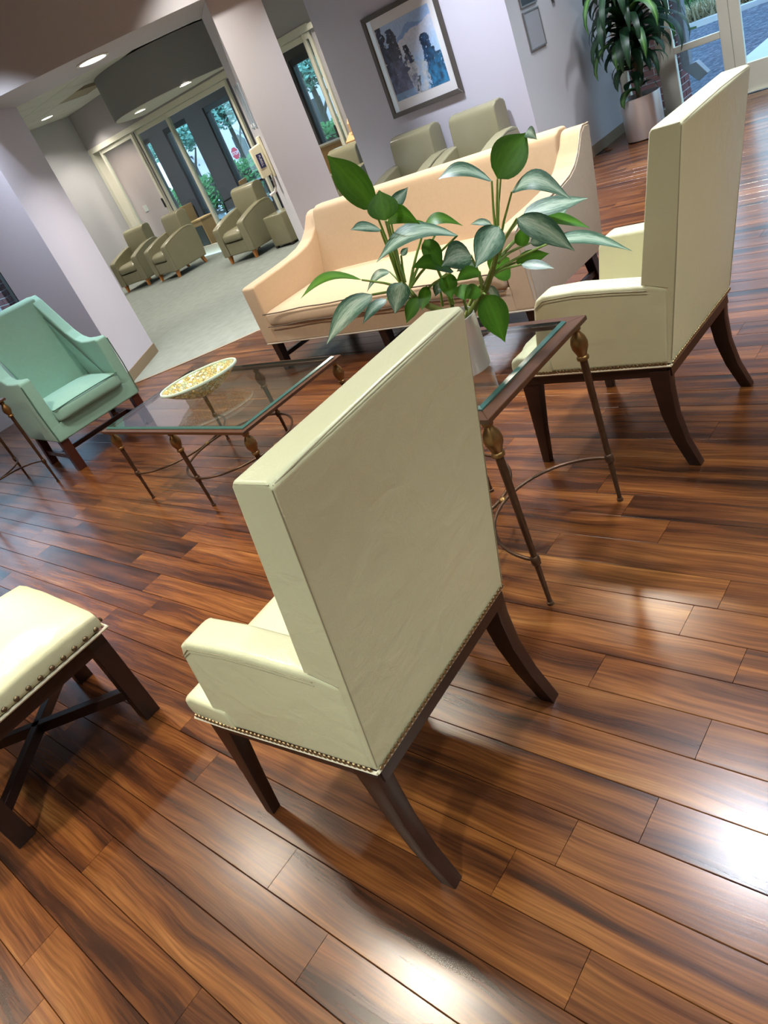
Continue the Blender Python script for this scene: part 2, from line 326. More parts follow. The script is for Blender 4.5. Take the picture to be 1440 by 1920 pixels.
def cushion(x0, y0, z0, x1, y1, z1, puff=0.02, r=0.03, bottom=0.0, sidep=0.4):
    """stuffed cushion: rounded box whose faces swell"""
    bm = bmesh.new(); cx, cy, cz = (x0 + x1) / 2, (y0 + y1) / 2, (z0 + z1) / 2
    bmesh.ops.create_cube(bm, size=2.0)
    bmesh.ops.subdivide_edges(bm, edges=bm.edges[:], cuts=9, use_grid_fill=True)
    hx, hy, hz = (x1 - x0) / 2, (y1 - y0) / 2, (z1 - z0) / 2
    for v in bm.verts:
        p = Vector((v.co.x * hx, v.co.y * hy, v.co.z * hz))
        q = Vector((max(-hx + r, min(hx - r, p.x)), max(-hy + r, min(hy - r, p.y)), max(-hz + r, min(hz - r, p.z))))
        d = p - q
        # spread the grid towards the edges, then round them
        if d.length > 1e-9: p = q + d.normalized() * r
        u, w, t = v.co.x, v.co.y, v.co.z
        p.z += puff * (1 - u ** 4) * (1 - w ** 4) * (1 if t > 0 else -bottom) * abs(t)
        p.y += puff * sidep * (1 - u ** 4) * (1 - t ** 2) * (1 if w > 0 else -1) * abs(w) ** 3
        p.x += puff * sidep * (1 - w ** 4) * (1 - t ** 2) * (1 if u > 0 else -1) * abs(u) ** 3
        v.co = p + Vector((cx, cy, cz))
    return bm
def join(*bms):
    out = bmesh.new()
    for b in bms:
        me = bpy.data.meshes.new('tmp'); b.to_mesh(me); b.free(); out.from_mesh(me); bpy.data.meshes.remove(me)
    return out
def obj(name, bm, mname, parent=None, smooth=35, loc=None, label=None, kind=None):
    me = bpy.data.meshes.new(name); bm.to_mesh(me); bm.free()
    for mn in (mname if isinstance(mname, (list, tuple)) else [mname]): me.materials.append(MATS[mn])
    if smooth:
        me.polygons.foreach_set('use_smooth', [True] * len(me.polygons)); me.set_sharp_from_angle(angle=math.radians(smooth))
    o = bpy.data.objects.new(name, me); COL.objects.link(o)
    if parent: o.parent = parent
    if loc: o.location = loc
    if label: o['label'] = label
    if kind: o['kind'] = kind
    return o
def tag(o, label, cat, group=None, kind=None):
    o['label'] = label; o['category'] = cat
    if group: o['group'] = group
    if kind: o['kind'] = kind
    return o
def thing(name, label, cat, loc=(0, 0, 0), rz=0.0, group=None):
    o = bpy.data.objects.new(name, None); COL.objects.link(o); o.empty_display_size = 0.1
    o.location = loc; o.rotation_euler = (0, 0, rz)
    return tag(o, label, cat, group)
def struct(name, bm, mname, label, cat, smooth=0):
    return tag(obj(name, bm, mname, smooth=smooth), label, cat, kind='structure')
def dup(root, loc, rz, label=None, group=None):
    r = root.copy(); COL.objects.link(r); r.location = loc; r.rotation_euler = (0, 0, rz)
    if label: r['label'] = label
    if group: r['group'] = group
    for ch in list(root.children):
        c = ch.copy(); COL.objects.link(c); c.parent = r
        for g in ch.children:
            d = g.copy(); COL.objects.link(d); d.parent = c
    return r
def rotz(a, cx=0, cy=0):
    return Matrix.Translation((cx, cy, 0)) @ Matrix.Rotation(a, 4, 'Z') @ Matrix.Translation((-cx, -cy, 0))
# ---------------------------------------------------------------- floor
import bisect
def in_view(p, mx=160):
    q = RW.transposed() @ (Vector(p) - Vector((0, 0, 1.5)))
    if q.z < 0.2: return None
    x, y = 720 + 1354.1 * q.x / q.z, 960 + 1354.1 * q.y / q.z
    return (q.z, x, y) if -mx < x < 1440 + mx and -mx < y < 1920 + mx else None
RC = (9.1, 11.2); R_CARPET = 7.52
def carpet_d(x, y): return math.hypot(x - RC[0], y - RC[1])
floor = struct('floor', box(-4, -4, -0.08, 8.5, 8.05, -0.011), 'subfloor', 'dark red brown wood plank floor of the lobby', 'floor')
PW, PL, PT = 0.1198, 1.257, 0.011
known = {-2: 1.874, 0: 1.958, 1: 1.130, 2: 1.357, 3: 0.596, 4: 0.832, 6: 0.597, 8: 0.560, 10: 0.550, 13: 1.257, 15: 1.087}
cells = []
for k in range(-34, 71):
    x0 = 0.0095 + PW * k
    off = known.get(k, random.uniform(0, PL))
    j0 = math.floor((-4 - off) / PL)
    y = off + j0 * PL
    while y < 8.05:
        a, b = max(y, -4), min(y + PL, 8.05)
        if b - a > 0.02 and x0 + PW < 8.5:
            cx, cy = x0 + PW / 2, (a + b) / 2
            ds = [carpet_d(x0 + u, v) for u in (0, PW) for v in (a, b)]
            if (max(ds) > R_CARPET - 0.03 or (cx < 2.7 and cy > 6.9)) and not (cx > 6.6 and cy > 3.9) and True:
                cells.append((x0, a, b))
        y += PL
def plank_bm(w, l):
    g = 0.0007; c = 0.0012
    return prism([(-w / 2 + g, -PT), (w / 2 - g, -PT), (w / 2 - g, -c), (w / 2 - g - c, 0), (-w / 2 + g + c, 0), (-w / 2 + g, -c)], -l / 2 + g, l / 2 - g, 'y')
full = plank_bm(PW, PL); pm = bpy.data.meshes.new('plank'); full.to_mesh(pm); full.free(); pm.materials.append(MATS['plank_wood'])
vis = []
for i, (x0, a, b) in enumerate(cells):
    pts = [in_view((x0 + PW / 2, a + (b - a) * t, 0), 20) for t in (0, .25, .5, .75, 1)]
    z = [p[0] for p in pts if p]
    vis.append((min(z) if z else 1e9, i))
vis.sort(); near = set(i for d, i in vis[:290] if d < 1e8)
rest = bmesh.new()
for i, (x0, a, b) in enumerate(cells):
    c = (x0 + PW / 2, (a + b) / 2, 0)
    if i in near:
        if abs((b - a) - PL) < 1e-4: me = pm
        else:
            bm = plank_bm(PW, b - a); me = bpy.data.meshes.new('plank'); bm.to_mesh(me); bm.free(); me.materials.append(MATS['plank_wood'])
        o = bpy.data.objects.new('plank', me); COL.objects.link(o); o.parent = floor; o.location = c
    else:
        bm = plank_bm(PW, b - a); place(bm, Matrix.Translation(c)); me = bpy.data.meshes.new('t'); bm.to_mesh(me); bm.free(); rest.from_mesh(me); bpy.data.meshes.remove(me)
obj('plank', rest, 'plank_wood_joined', floor, smooth=0, kind='stuff')
# carpet of the round waiting area
arc = lambda r, a0, a1, n: [(RC[0] + r * math.cos(math.radians(a0 + (a1 - a0) * i / n)), RC[1] + r * math.sin(math.radians(a0 + (a1 - a0) * i / n))) for i in range(n + 1)]
cp = arc(R_CARPET, 217.5, 249, 40) + [(6.604, 5.93), (8.2, 5.93), (8.2, 13.64), (3.78, 13.64), (3.78, 8.04), (2.78, 8.04), (2.78, 7.1)]
struct('floor', prism(cp, -0.011, 0.004, 'z'), 'carpet', 'grey green carpet of the waiting area behind the columns', 'carpet')
ts = arc(R_CARPET, 217.5, 249, 40)
struct('trim_1', tube([(x, y, 0.003) for x, y in ts], 0.012, 6, flat=0.4), 'rubber_base', 'thin strip where the carpet meets the wood floor', 'trim')
# ---------------------------------------------------------------- walls of the lobby
struct('wall_right', prism([(6.605, 3.785), (6.75, 3.93), (6.75, 5.925), (6.605, 5.925)], 0, LOBBY_Z, 'z'), 'lavender', 'lavender wall with the framed landscape painting', 'wall')
struct('wall_back', prism([(6.605, 3.785), (8.5, 3.785), (8.5, 3.93), (6.75, 3.93)], 0, LOBBY_Z, 'z'), 'grey_paint', 'pale grey wall behind the potted floor plant', 'wall')
struct('baseboard_right', box(6.596, 3.776, 0, 6.605, 5.93, 0.10), 'rubber_base', 'brown baseboard under the lavender painting wall', 'baseboard')
struct('baseboard_back', box(6.606, 3.776, 0, 8.49, 3.785, 0.10), 'rubber_base', 'brown baseboard under the pale grey wall by the floor plant', 'baseboard')
struct('wall_front', box(-4.1, -4.1, 0, 8.5, -4, LOBBY_Z), 'lavender', 'lavender lobby wall behind the viewer', 'wall')
struct('wall_left', box(-4.1, -4, 0, -4, 8.05, LOBBY_Z), 'lavender', 'lavender lobby side wall outside the picture', 'wall')
struct('ceiling', box(-4.1, -4.1, LOBBY_Z, 8.6, 8.3, LOBBY_Z + 0.1), 'ceiling_paint', 'cream ceiling over the lobby', 'ceiling')
# exterior wall left of the left column, with its window
struct('wall_window', join(box(-4.1, 8.05, 0, 1.2, 8.2, LOBBY_Z), box(1.2, 8.05, 2.75, 3.32, 8.2, LOBBY_Z), box(1.2, 8.05, 0, 3.32, 8.2, 0.35), box(3.32, 8.05, 0, 3.78, 8.2, LOBBY_Z)), 'grey_paint', 'grey outer wall around the tall window beside the left column', 'wall')
w1 = thing('window_1', 'dark framed tall window at the edge behind the mint armchair', 'window', (0, 0, 0)); w1['kind'] = 'structure'
for x in (1.201, 2.2, 3.25):
    obj('window_frame', box(x, 8.06, 0.351, x + 0.069, 8.14, 2.749), 'dark_frame', w1, smooth=0)
obj('pane', box(1.271, 8.10, 0.352, 2.199, 8.106, 2.748), 'window_glass', w1, smooth=0)
obj('pane', box(2.27, 8.10, 0.352, 3.249, 8.106, 2.748), 'window_glass', w1, smooth=0)
# columns
def column(name, p, a, w, d, mname, label):
    """p = near corner, face runs w along angle a, depth d towards a+90"""
    u = Vector((math.cos(a), math.sin(a))); v = Vector((-u.y, u.x)); p = Vector(p)
    q = [p, p + u * w, p + u * w + v * d, p + v * d]
    o = struct(name, prism([(t.x, t.y) for t in q], 0, LOBBY_Z, 'z'), mname, label, 'column')
    e = 0.009
    q = [p - u * e - v * e, p + u * (w + e) - v * e, p + u * (w + e) + v * (d + e), p - u * e + v * (d + e)]
    b = obj('baseboard', prism([(t.x, t.y) for t in q], 0.001, 0.105, 'z'), 'rubber_base', o, smooth=0)
    return o, u, v
column('column', (3.16, 6.615), math.radians(38), 0.92, 0.52, 'lavender', 'lavender square column at the carpet corner behind the mint armchair')
ccol, cu, cv = column('column', (4.77, 5.25), math.radians(-36), 0.42, 0.80, 'taupe_paint', 'tall mauve grey column behind the beige sofa')
ccol.data.materials.clear(); ccol.data.materials.append(mat('column_mauve', (0.57, 0.555, 0.575), 0.6, bump=0.08, bscale=300))
# curved bulkhead over the columns
ro = arc(7.45, 192, 249.3, 60); ri = arc(6.57, 192, 249.3, 60)
bh = bmesh.new()
v = [[bh.verts.new((x, y, z)) for x, y in ring] for ring, z in ((ro, 2.47), (ro, LOBBY_Z - 0.001), (ri, LOBBY_Z - 0.001), (ri, 2.47))]
for a, b in ((0, 1), (1, 2), (2, 3), (3, 0)):
    for i in range(60): bh.faces.new((v[a][i], v[a][i + 1], v[b][i + 1], v[b][i]))
bh.faces.new([v[k][0] for k in range(4)]); bh.faces.new([v[k][60] for k in range(3, -1, -1)])
bmesh.ops.recalc_face_normals(bh, faces=bh.faces)
struct('ceiling', bh, 'bulkhead_paint', 'dropped curved bulkhead running over the two columns', 'bulkhead', smooth=30)
# ---------------------------------------------------------------- recessed lights
def ceiling_light(x, y, z, watts, label, dia=0.20, col=NEUT, spread=110, grp=None):
    t = thing('ceiling_light', label, 'light', (x, y, z), 0, grp)
    obj('trim_ring', lathe([(dia * 0.5, -0.001), (dia * 0.60, -0.001), (dia * 0.61, -0.006), (dia * 0.5, -0.009), (dia * 0.5, -0.001)], 28), 'trim_white', t)
    obj('lens', lathe([(0, -0.004), (dia * 0.5, -0.004), (dia * 0.5, -0.0015), (0, -0.0015)], 28), 'lens', t)
    disk_lamp('lamp', 0, 0, -0.011, watts, dia * 0.95, spread, col, t)
    return t
ceiling_light(4.172, 6.16, 2.47, 26, 'round downlight in the underside of the curved bulkhead', 0.24, NEUT, 120)
# ---------------------------------------------------------------- waiting area at the back
bc = struct('ceiling', box(3.78, 5.94, 3.0, 8.2, 13.64, 3.06), 'tile_paint', 'tiled ceiling over the carpeted waiting area', 'ceiling')
TS = 0.6
for i in range(11):
    for j in range(13):
        x0, y0 = 2.56 + i * TS * 0.94, 5.95 + j * TS * 0.985
        if x0 < 3.78 or x0 + TS * 0.93 > 8.2 or carpet_d(x0 + 0.3, y0 + 0.3) > 6.5: continue
        tan = (i == 8 and j == 9)
        if 7.0 < x0 + .28 and abs(y0 + .3 - 10.2) < 1.0: continue
        obj('ceiling_tile', box(x0, y0, 2.955 + (0.004 if tan else 0), x0 + TS * 0.93, y0 + TS * 0.975, 2.999), 'tile_tan' if tan else 'tile_paint', bc, smooth=0)
struct('wall_rear', box(3.7, 13.64, 0, 8.2, 13.78, 3.06), 'grey_paint', 'grey far wall beyond the olive club chairs', 'wall')
struct('wall_side', box(3.7, 8.2, 0, 3.78, 13.64, 3.06), 'grey_paint', 'grey side wall of the waiting area hidden by the column', 'wall')
struct('wall_glazed', join(box(8.2, 7.42, 2.35, 8.36, 13.64, 3.06), box(8.2, 5.93, 0, 8.36, 7.42, 3.06)), 'taupe_paint', 'grey header and wall around the sliding glass doors', 'wall')
drum = prism([(8.199, 8.95), (8.199, 11.48)] + [(8.3 + 1.28 * math.cos(math.radians(a)), 10.2 + 1.28 * math.sin(math.radians(a))) for a in range(96, 265, 4)], 2.38, 2.954, 'z')
struct('ceiling', drum, 'drum_paint', 'dark rounded drum soffit hanging before the glass doors', 'soffit', smooth=30)
mat('drum_under', (0.60, 0.57, 0.48), 0.8)
struct('ceiling', prism([(8.198, 8.97), (8.198, 11.46)] + [(8.3 + 1.265 * math.cos(math.radians(a)), 10.2 + 1.265 * math.sin(math.radians(a))) for a in range(96, 265, 4)], 2.376, 2.3795, 'z'), 'drum_under', 'cream underside of the rounded drum soffit', 'soffit')
ceiling_light(7.319, 12.789, 2.954, 16, 'round downlight in the tiled ceiling near the far wall', 0.2, NEUT, 130)
ceiling_light(7.454, 10.501, 2.375, 11, 'round downlight under the drum soffit, nearer its rounded end', 0.18, NEUT, 130)
ceiling_light(7.50, 9.303, 2.375, 11, 'round downlight under the drum soffit, nearer the mauve column', 0.18, NEUT, 130)
for (x, y, w) in ((5.2, 8.6, 32), (6.4, 7.5, 32), (5.4, 11.2, 30)):
    disk_lamp('waiting_downlight', x, y, 2.945, w, 0.2, 130, NEUT)
disk_lamp('waiting_downlight', 7.65, 7.0, 2.9, 14, 0.16, 100, NEUT)
disk_lamp('waiting_downlight', 7.75, 13.0, 2.93, 9, 0.14, 90, NEUT)
# sliding glass doors in aluminium
def glass_leaf(name, y0, y1, x, label, z0=0.0, z1=2.26, st=0.065, bot=0.16):
    t = thing(name, label, 'door', (x, 0, 0)); t['kind'] = 'structure'
    obj('stile', box(0, y0, z0, 0.045, y0 + st, z1, 0.003, 1), 'aluminium', t, smooth=0)
    obj('stile', box(0, y1 - st, z0, 0.045, y1, z1, 0.003, 1), 'aluminium', t, smooth=0)
    obj('rail', box(0.001, y0 + st + 0.0005, z1 - 0.07, 0.044, y1 - st - 0.0005, z1, 0.003, 1), 'aluminium', t, smooth=0)
    obj('rail', box(0.001, y0 + st + 0.0005, z0, 0.044, y1 - st - 0.0005, z0 + bot, 0.003, 1), 'aluminium', t, smooth=0)
    obj('pane', box(0.02, y0 + st + 0.001, z0 + bot + 0.001, 0.026, y1 - st - 0.001, z1 - 0.071), 'window_glass', t, smooth=0)
    return t
struct('trim_2', join(box(8.185, 7.425, 2.265, 8.37, 13.62, 2.349), box(8.19, 13.50, 0, 8.36, 13.62, 2.265), box(8.165, 7.28, 2.265, 8.199, 7.424, 2.33)), 'aluminium', 'aluminium head track and jambs of the sliding glass doors', 'trim')
glass_leaf('door_1', 12.13, 13.32, 8.22, 'sliding glass door nearest the far wall, pink wall behind it')
glass_leaf('door_2', 11.05, 12.12, 8.28, 'sliding glass door between the far one and the drum soffit')
glass_leaf('door_3', 9.35, 11.06, 8.22, 'wide sliding glass door under the drum soffit', st=0.05)
glass_leaf('door_4', 7.62, 9.30, 8.28, 'sliding glass door mostly hidden by the mauve column')
glass_leaf('door_5', 7.45, 7.60, 8.20, 'folded narrow glass door leaf at the end near the paper bags', st=0.05)
for k, (y, z) in enumerate(((12.17, 1.0), (7.66, 1.0))):
    tag(obj('door_lock', box(8.195 if k == 0 else 8.255, y, z, 8.219 if k == 0 else 8.279, y + 0.03, z + 0.16, 0.004, 1), 'dark_slot', smooth=0), ('dark lock plate on the stile of the far sliding door', 'dark lock plate on the sliding door stile beside the mauve column')[k], 'lock')
# glazed room beyond
struct('floor', box(8.36, 6.0, -0.08, 11.0, 16.3, 0.0), 'carpet', 'dim carpet of the glazed room beyond the sliding doors', 'carpet')
struct('ceiling', box(8.36, 6.0, 2.55, 11.0, 16.3, 2.62), 'ceiling_paint', 'pale ceiling of the glazed room', 'ceiling')
ceiling_light(9.55, 11.283, 2.549, 12, 'round downlight in the glazed room ceiling beside the mauve column', 0.18, NEUT, 130)
struct('wall_pink', box(8.36, 13.64, 0, 9.3, 13.78, 2.55), 'pink_paint', 'pinkish wall with a light switch seen through the far glass door', 'wall')
disk_lamp('room_downlight', 8.9, 12.9, 2.5, 13, 0.16, 140, (1.0, 0.85, 0.75))
tag(obj('light_switch', join(box(8.70, 13.628, 1.02, 8.79, 13.6395, 1.14, 0.003, 1), box(8.735, 13.622, 1.06, 8.755, 13.628, 1.10)), 'white_plastic', smooth=0), 'white light switch plate on the pinkish wall', 'switch')
wins = [(7.9, 8.75), (9.85, 10.72), (11.2, 12.0), (12.62, 13.50), (14.17, 15.07), (15.70, 16.12)]
wl_ = []; y = 6.0
for a, b in wins:
    wl_.append(box(11.0, y, 0, 11.2, a, 2.62)); wl_.append(box(11.0, a, 2.27, 11.2, b, 2.62)); wl_.append(box(11.0, a, 0, 11.2, b, 0.14)); y = b
wl_.append(box(11.0, y, 0, 11.2, 16.4, 2.62))
struct('wall_far', join(*wl_), 'brown_paint', 'dark brown wall with tall windows beyond the glass doors', 'wall')
struct('wall_end', join(box(8.2, 16.3, 0, 11.0, 16.4, 2.62), box(8.36, 5.85, 0, 11.2, 5.99, 2.62)), 'brown_paint', 'end walls of the glazed room', 'wall')
wlab = ['hidden tall window of the glazed room beside the paper bags', 'tall window of the glazed room right of the mauve column', 'tall window of the glazed room hidden by the mauve column',
        'tall window beyond the glass doors showing the stop sign, beside the mauve column', 'tall window beyond the glass doors, second from the mauve column', 'narrow blue window strip beyond the far glass door']
for k, (a, b) in enumerate(wins):
    t = thing('window_%d' % (k + 2), wlab[k], 'window', (11.0, a, 0.14)); t['kind'] = 'structure'; w = b - a
    obj('window_frame', join(box(0.03, 0, 0, 0.12, 0.045, 2.13), box(0.03, w - 0.045, 0, 0.12, w, 2.13), box(0.03, 0.0455, 2.03, 0.12, w - 0.0455, 2.13), box(0.03, 0.0455, 0, 0.12, w - 0.0455, 0.04)), 'dark_frame', t, smooth=0)
    obj('pane', box(0.07, 0.046, 0.041, 0.076, w - 0.046, 2.029), 'window_glass', t, smooth=0)
# ---------------------------------------------------------------- cream armchairs
def chair_leg(rear, sx):
    """sabre leg, tapering; local chair frame: x right, y forward, z up"""
    bm = bmesh.new(); rings = []
    if rear:   # y of rear face, depth, half width centre
        rows = [(0.372, 0.050, 0.072, 0.262, 0.036), (0.30, 0.056, 0.062, 0.262, 0.034), (0.20, 0.054, 0.054, 0.264, 0.032), (0.10, 0.036, 0.047, 0.268, 0.030), (0.0, 0.000, 0.043, 0.272, 0.028)]
    else:
        rows = [(0.372, 0.545, 0.078, 0.270, 0.038), (0.28, 0.560, 0.062, 0.276, 0.035), (0.15, 0.577, 0.045, 0.286, 0.030), (0.0, 0.590, 0.032, 0.298, 0.026)]
    for z, y, d, x, w in rows:
        rings.append([bm.verts.new((sx * (x + w * a * 0.6), y + d * b, z)) for a, b in ((-1, 0), (1, 0), (1, 1), (-1, 1))])
    for A, B in zip(rings[:-1], rings[1:]):
        for j in range(4): bm.faces.new((A[j], A[(j + 1) % 4], B[(j + 1) % 4], B[j]))
    bm.faces.new(rings[0]); bm.faces.new(rings[-1][::-1])
    bmesh.ops.recalc_face_normals(bm, faces=bm.faces)
    return bevel(bm, 0.004, 2, 40)
def nail_row(pts, r, step, nrm):
    bms = []; pts = [Vector(p) for p in pts]
    for a, b in zip(pts[:-1], pts[1:]):
        n = max(1, int((b - a).length / step))
        for i in range(n):
            c = a.lerp(b, (i + 0.5) / n)
            l = lathe([(r, 0), (r * 0.8, r * 0.4), (0, r * 0.62)], 7)
            d = Vector(nrm); q = d.to_track_quat('Z', 'Y').to_matrix().to_4x4(); q.translation = c
            bms.append(place(l, q))
    return join(*bms)
def make_cream_chair(label, loc, rz):
    t = thing('cream_armchair', label, 'chair', loc, rz, 'cream leather armchairs')
    # backrest: leaning slab
    prof = [(0.040, 0.396), (0.13, 0.396), (0.092, 0.66), (-0.022, 1.098), (-0.030, 1.107), (-0.106, 1.107), (-0.115, 1.098)]
    b = prism(prof, -0.28, 0.28, 'x', 0.016, 4, 30)
    for v in b.verts:   # slight crown along the top, soft sides
        v.co.z += 0.010 * (1 - (v.co.x / 0.28) ** 2) * max(0, (v.co.z - 0.9) / 0.2)
        if v.co.y < 0.12: v.co.y -= 0.006 * (1 - (v.co.x / 0.28) ** 4)
    br = obj('backrest', b, 'cream_leather', t, 40)
    sm = []
    for s in (-1, 1):
        sm.append(tube([(s * 0.279, 0.036, 0.41), (s * 0.279, -0.04, 0.76), (s * 0.279, -0.111, 1.095)], 0.0013, 5))
    sm.append(tube([(-0.276, -0.112, 1.100), (-0.14, -0.1185, 1.107), (0, -0.1205, 1.110), (0.14, -0.1185, 1.107), (0.276, -0.112, 1.100)], 0.0013, 5))
    for s in (-1, 1):
        sm.append(tube([(s * 0.279, -0.109, 1.103), (s * 0.279, -0.032, 1.103)], 0.001, 5))
        sm.append(tube([(s * 0.2805, 0.004, 0.655), (s * 0.2805, 0.074, 0.672)], 0.001, 5))
    obj('seam', join(*sm), 'cream_seam', br, 40, label='dark stitched seams along the back edges')
    # seat
    seat = cushion(-0.235, 0.10, 0.38, 0.235, 0.635, 0.475, 0.018, 0.03)
    lip = prism([(0.46, 0.392), (0.628, 0.392), (0.640, 0.42), (0.632, 0.452), (0.60, 0.468), (0.46, 0.462)], -0.308, 0.308, 'x', 0.014, 3, 25)
    se = obj('seat', join(seat, lip), 'cream_leather', t, 45)
    # arms: panels from the back side to the front
    for s in (-1, 1):
        poly = [(0.046, 0.396), (0.525, 0.396), (0.520, 0.45), (0.475, 0.645), (0.458, 0.676), (0.43, 0.690), (0.30, 0.692), (0.06, 0.672), (0.0, 0.655)]
        a = prism(poly, 0, 0.085, 'x', 0.016, 4, 20)
        for v in a.verts:
            f = max(0, min(1, v.co.y / 0.5)); o = v.co.x
            v.co.x = s * ((0.281 + 0.024 * f) - o * (0.92 + 0.1 * f))
        bmesh.ops.recalc_face_normals(a, faces=a.faces)
        ar = obj('armrest', a, 'cream_leather', t, 40)
        ob = lambda f: 0.2825 + 0.024 * f
        st = tube([(s * ob(y / 0.5), y, z) for y, z in ((0.07, 0.655), (0.2, 0.668), (0.32, 0.676), (0.43, 0.672), (0.468, 0.645))], 0.0009, 5)
        st2 = tube([(s * ob(y / 0.5), y, z) for y, z in ((0.07, 0.645), (0.2, 0.658), (0.32, 0.666), (0.43, 0.662), (0.466, 0.640))], 0.0007, 5)
        obj('seam', join(st, st2), 'cream_seam', ar, 40, label='double stitched seam under the arm top')
    # pale welt and nailheads
    zz = 0.3905
    wl = [tube([(-0.281, 0.042, zz), (0.281, 0.042, zz)], 0.0045, 6)]
    for s in (-1, 1): wl.append(tube([(s * 0.282, 0.042, zz), (s * 0.307, 0.52, zz), (s * 0.310, 0.628, zz)], 0.0045, 6))
    obj('welt', join(*wl), 'cream_pale', t, 40, label='pale welt along the wooden rail')
    nl = [nail_row([(-0.277, 0.0355, 0.400), (0.277, 0.0355, 0.400)], 0.0068, 0.0135, (0, -1, 0))]
    for s in (-1, 1): nl.append(nail_row([(s * 0.2835, 0.05, 0.400), (s * 0.308, 0.51, 0.400), (s * 0.3105, 0.62, 0.402)], 0.0068, 0.0135, (s, 0, 0)))
    obj('nailhead_trim', join(*nl), 'brass', t, 40, kind='stuff', label='close row of brass nailheads')
    # rails
    fr = [hexa([(-0.272, 0.046, 0.348), (0.272, 0.046, 0.348), (0.272, 0.075, 0.348), (-0.272, 0.075, 0.348), (-0.272, 0.046, 0.389), (0.272, 0.046, 0.389), (0.272, 0.075, 0.389), (-0.272, 0.075, 0.389)]),
          box(-0.292, 0.585, 0.350, 0.292, 0.614, 0.389)]
    for s in (-1, 1):
        fr.append(hexa([(s * 0.252, 0.06, 0.348), (s * 0.276, 0.06, 0.348), (s * 0.300, 0.60, 0.348), (s * 0.276, 0.60, 0.348), (s * 0.252, 0.06, 0.389), (s * 0.276, 0.06, 0.389), (s * 0.300, 0.60, 0.389), (s * 0.276, 0.60, 0.389)]))
    obj('seat_rail', join(*fr), 'dark_wood', t, 30)
    for rear in (0, 1):
        for s in (-1, 1): obj('leg', chair_leg(rear, s), 'dark_wood', t, 40)
    return t
ch = make_cream_chair('cream leather high-back armchair in front, seen from behind', (0.752, 0.925, 0), math.radians(3))
dup(ch, (2.405, 0.915, 0), math.radians(-1.2), 'cream leather high-back armchair beside the far end of the sofa')
# ---------------------------------------------------------------- cream ottoman
t = thing('ottoman', 'cream leather ottoman with large spaced nailheads at the left edge', 'ottoman', (0.235, 2.56, 0))
top = cushion(-0.315, -0.315, 0.385, 0.315, 0.315, 0.468, 0.05, 0.03, sidep=0.0)
for v in top.verts:
    if v.co.z > 0.44: v.co.z += 0.012 * noise.noise(v.co * 6)
obj('seat', top, 'cream_leather', t, 60)
obj('welt', tube([(-0.313, -0.313, 0.389), (0.313, -0.313, 0.389), (0.313, 0.313, 0.389), (-0.313, 0.313, 0.389), (-0.313, -0.313, 0.389)], 0.006, 6), 'cream_pale', t, 40)
nb = lathe([(0.0095, 0), (0.0085, 0.003), (0.005, 0.006), (0, 0.007)], 12)
me = bpy.data.meshes.new('nailhead'); nb.to_mesh(me); nb.free(); me.materials.append(MATS['bronze_nail'])
me.polygons.foreach_set('use_smooth', [True] * len(me.polygons))
for side in range(4):
    for i in range(14):
        u = -0.279 + 0.0429 * i; p = Vector((u, -0.3165, 0.408)); d = Vector((0, -1, 0)); Rz = Matrix.Rotation(side * PI / 2, 3, 'Z')
        o = bpy.data.objects.new('nailhead', me); COL.objects.link(o); o.parent = t
        o.location = Rz @ p; o.rotation_euler = (Rz @ d).to_track_quat('Z', 'Y').to_euler()
obj('apron', join(*[place(box(-0.262, -0.29, 0.325, 0.262, -0.262, 0.386), Matrix.Rotation(k * PI / 2, 4, 'Z')) for k in range(4)]), 'dark_wood', t, 30)
for sx in (-1, 1):
    for sy in (-1, 1):
        obj('leg', box(sx * 0.292 if sx < 0 else 0.232, sy * 0.292 if sy < 0 else 0.232, 0, sx * 0.232 if sx < 0 else 0.292, sy * 0.232 if sy < 0 else 0.292, 0.386, 0.004, 2), 'dark_wood', t, 30)
for a in (1, -1):
    bm = place(box(-0.345, -0.015, 0.095, 0.345, 0.015, 0.135, 0.002, 1), Matrix.Rotation(a * PI / 4, 4, 'Z'))
    obj('stretcher', bm, 'dark_wood', t, 30)
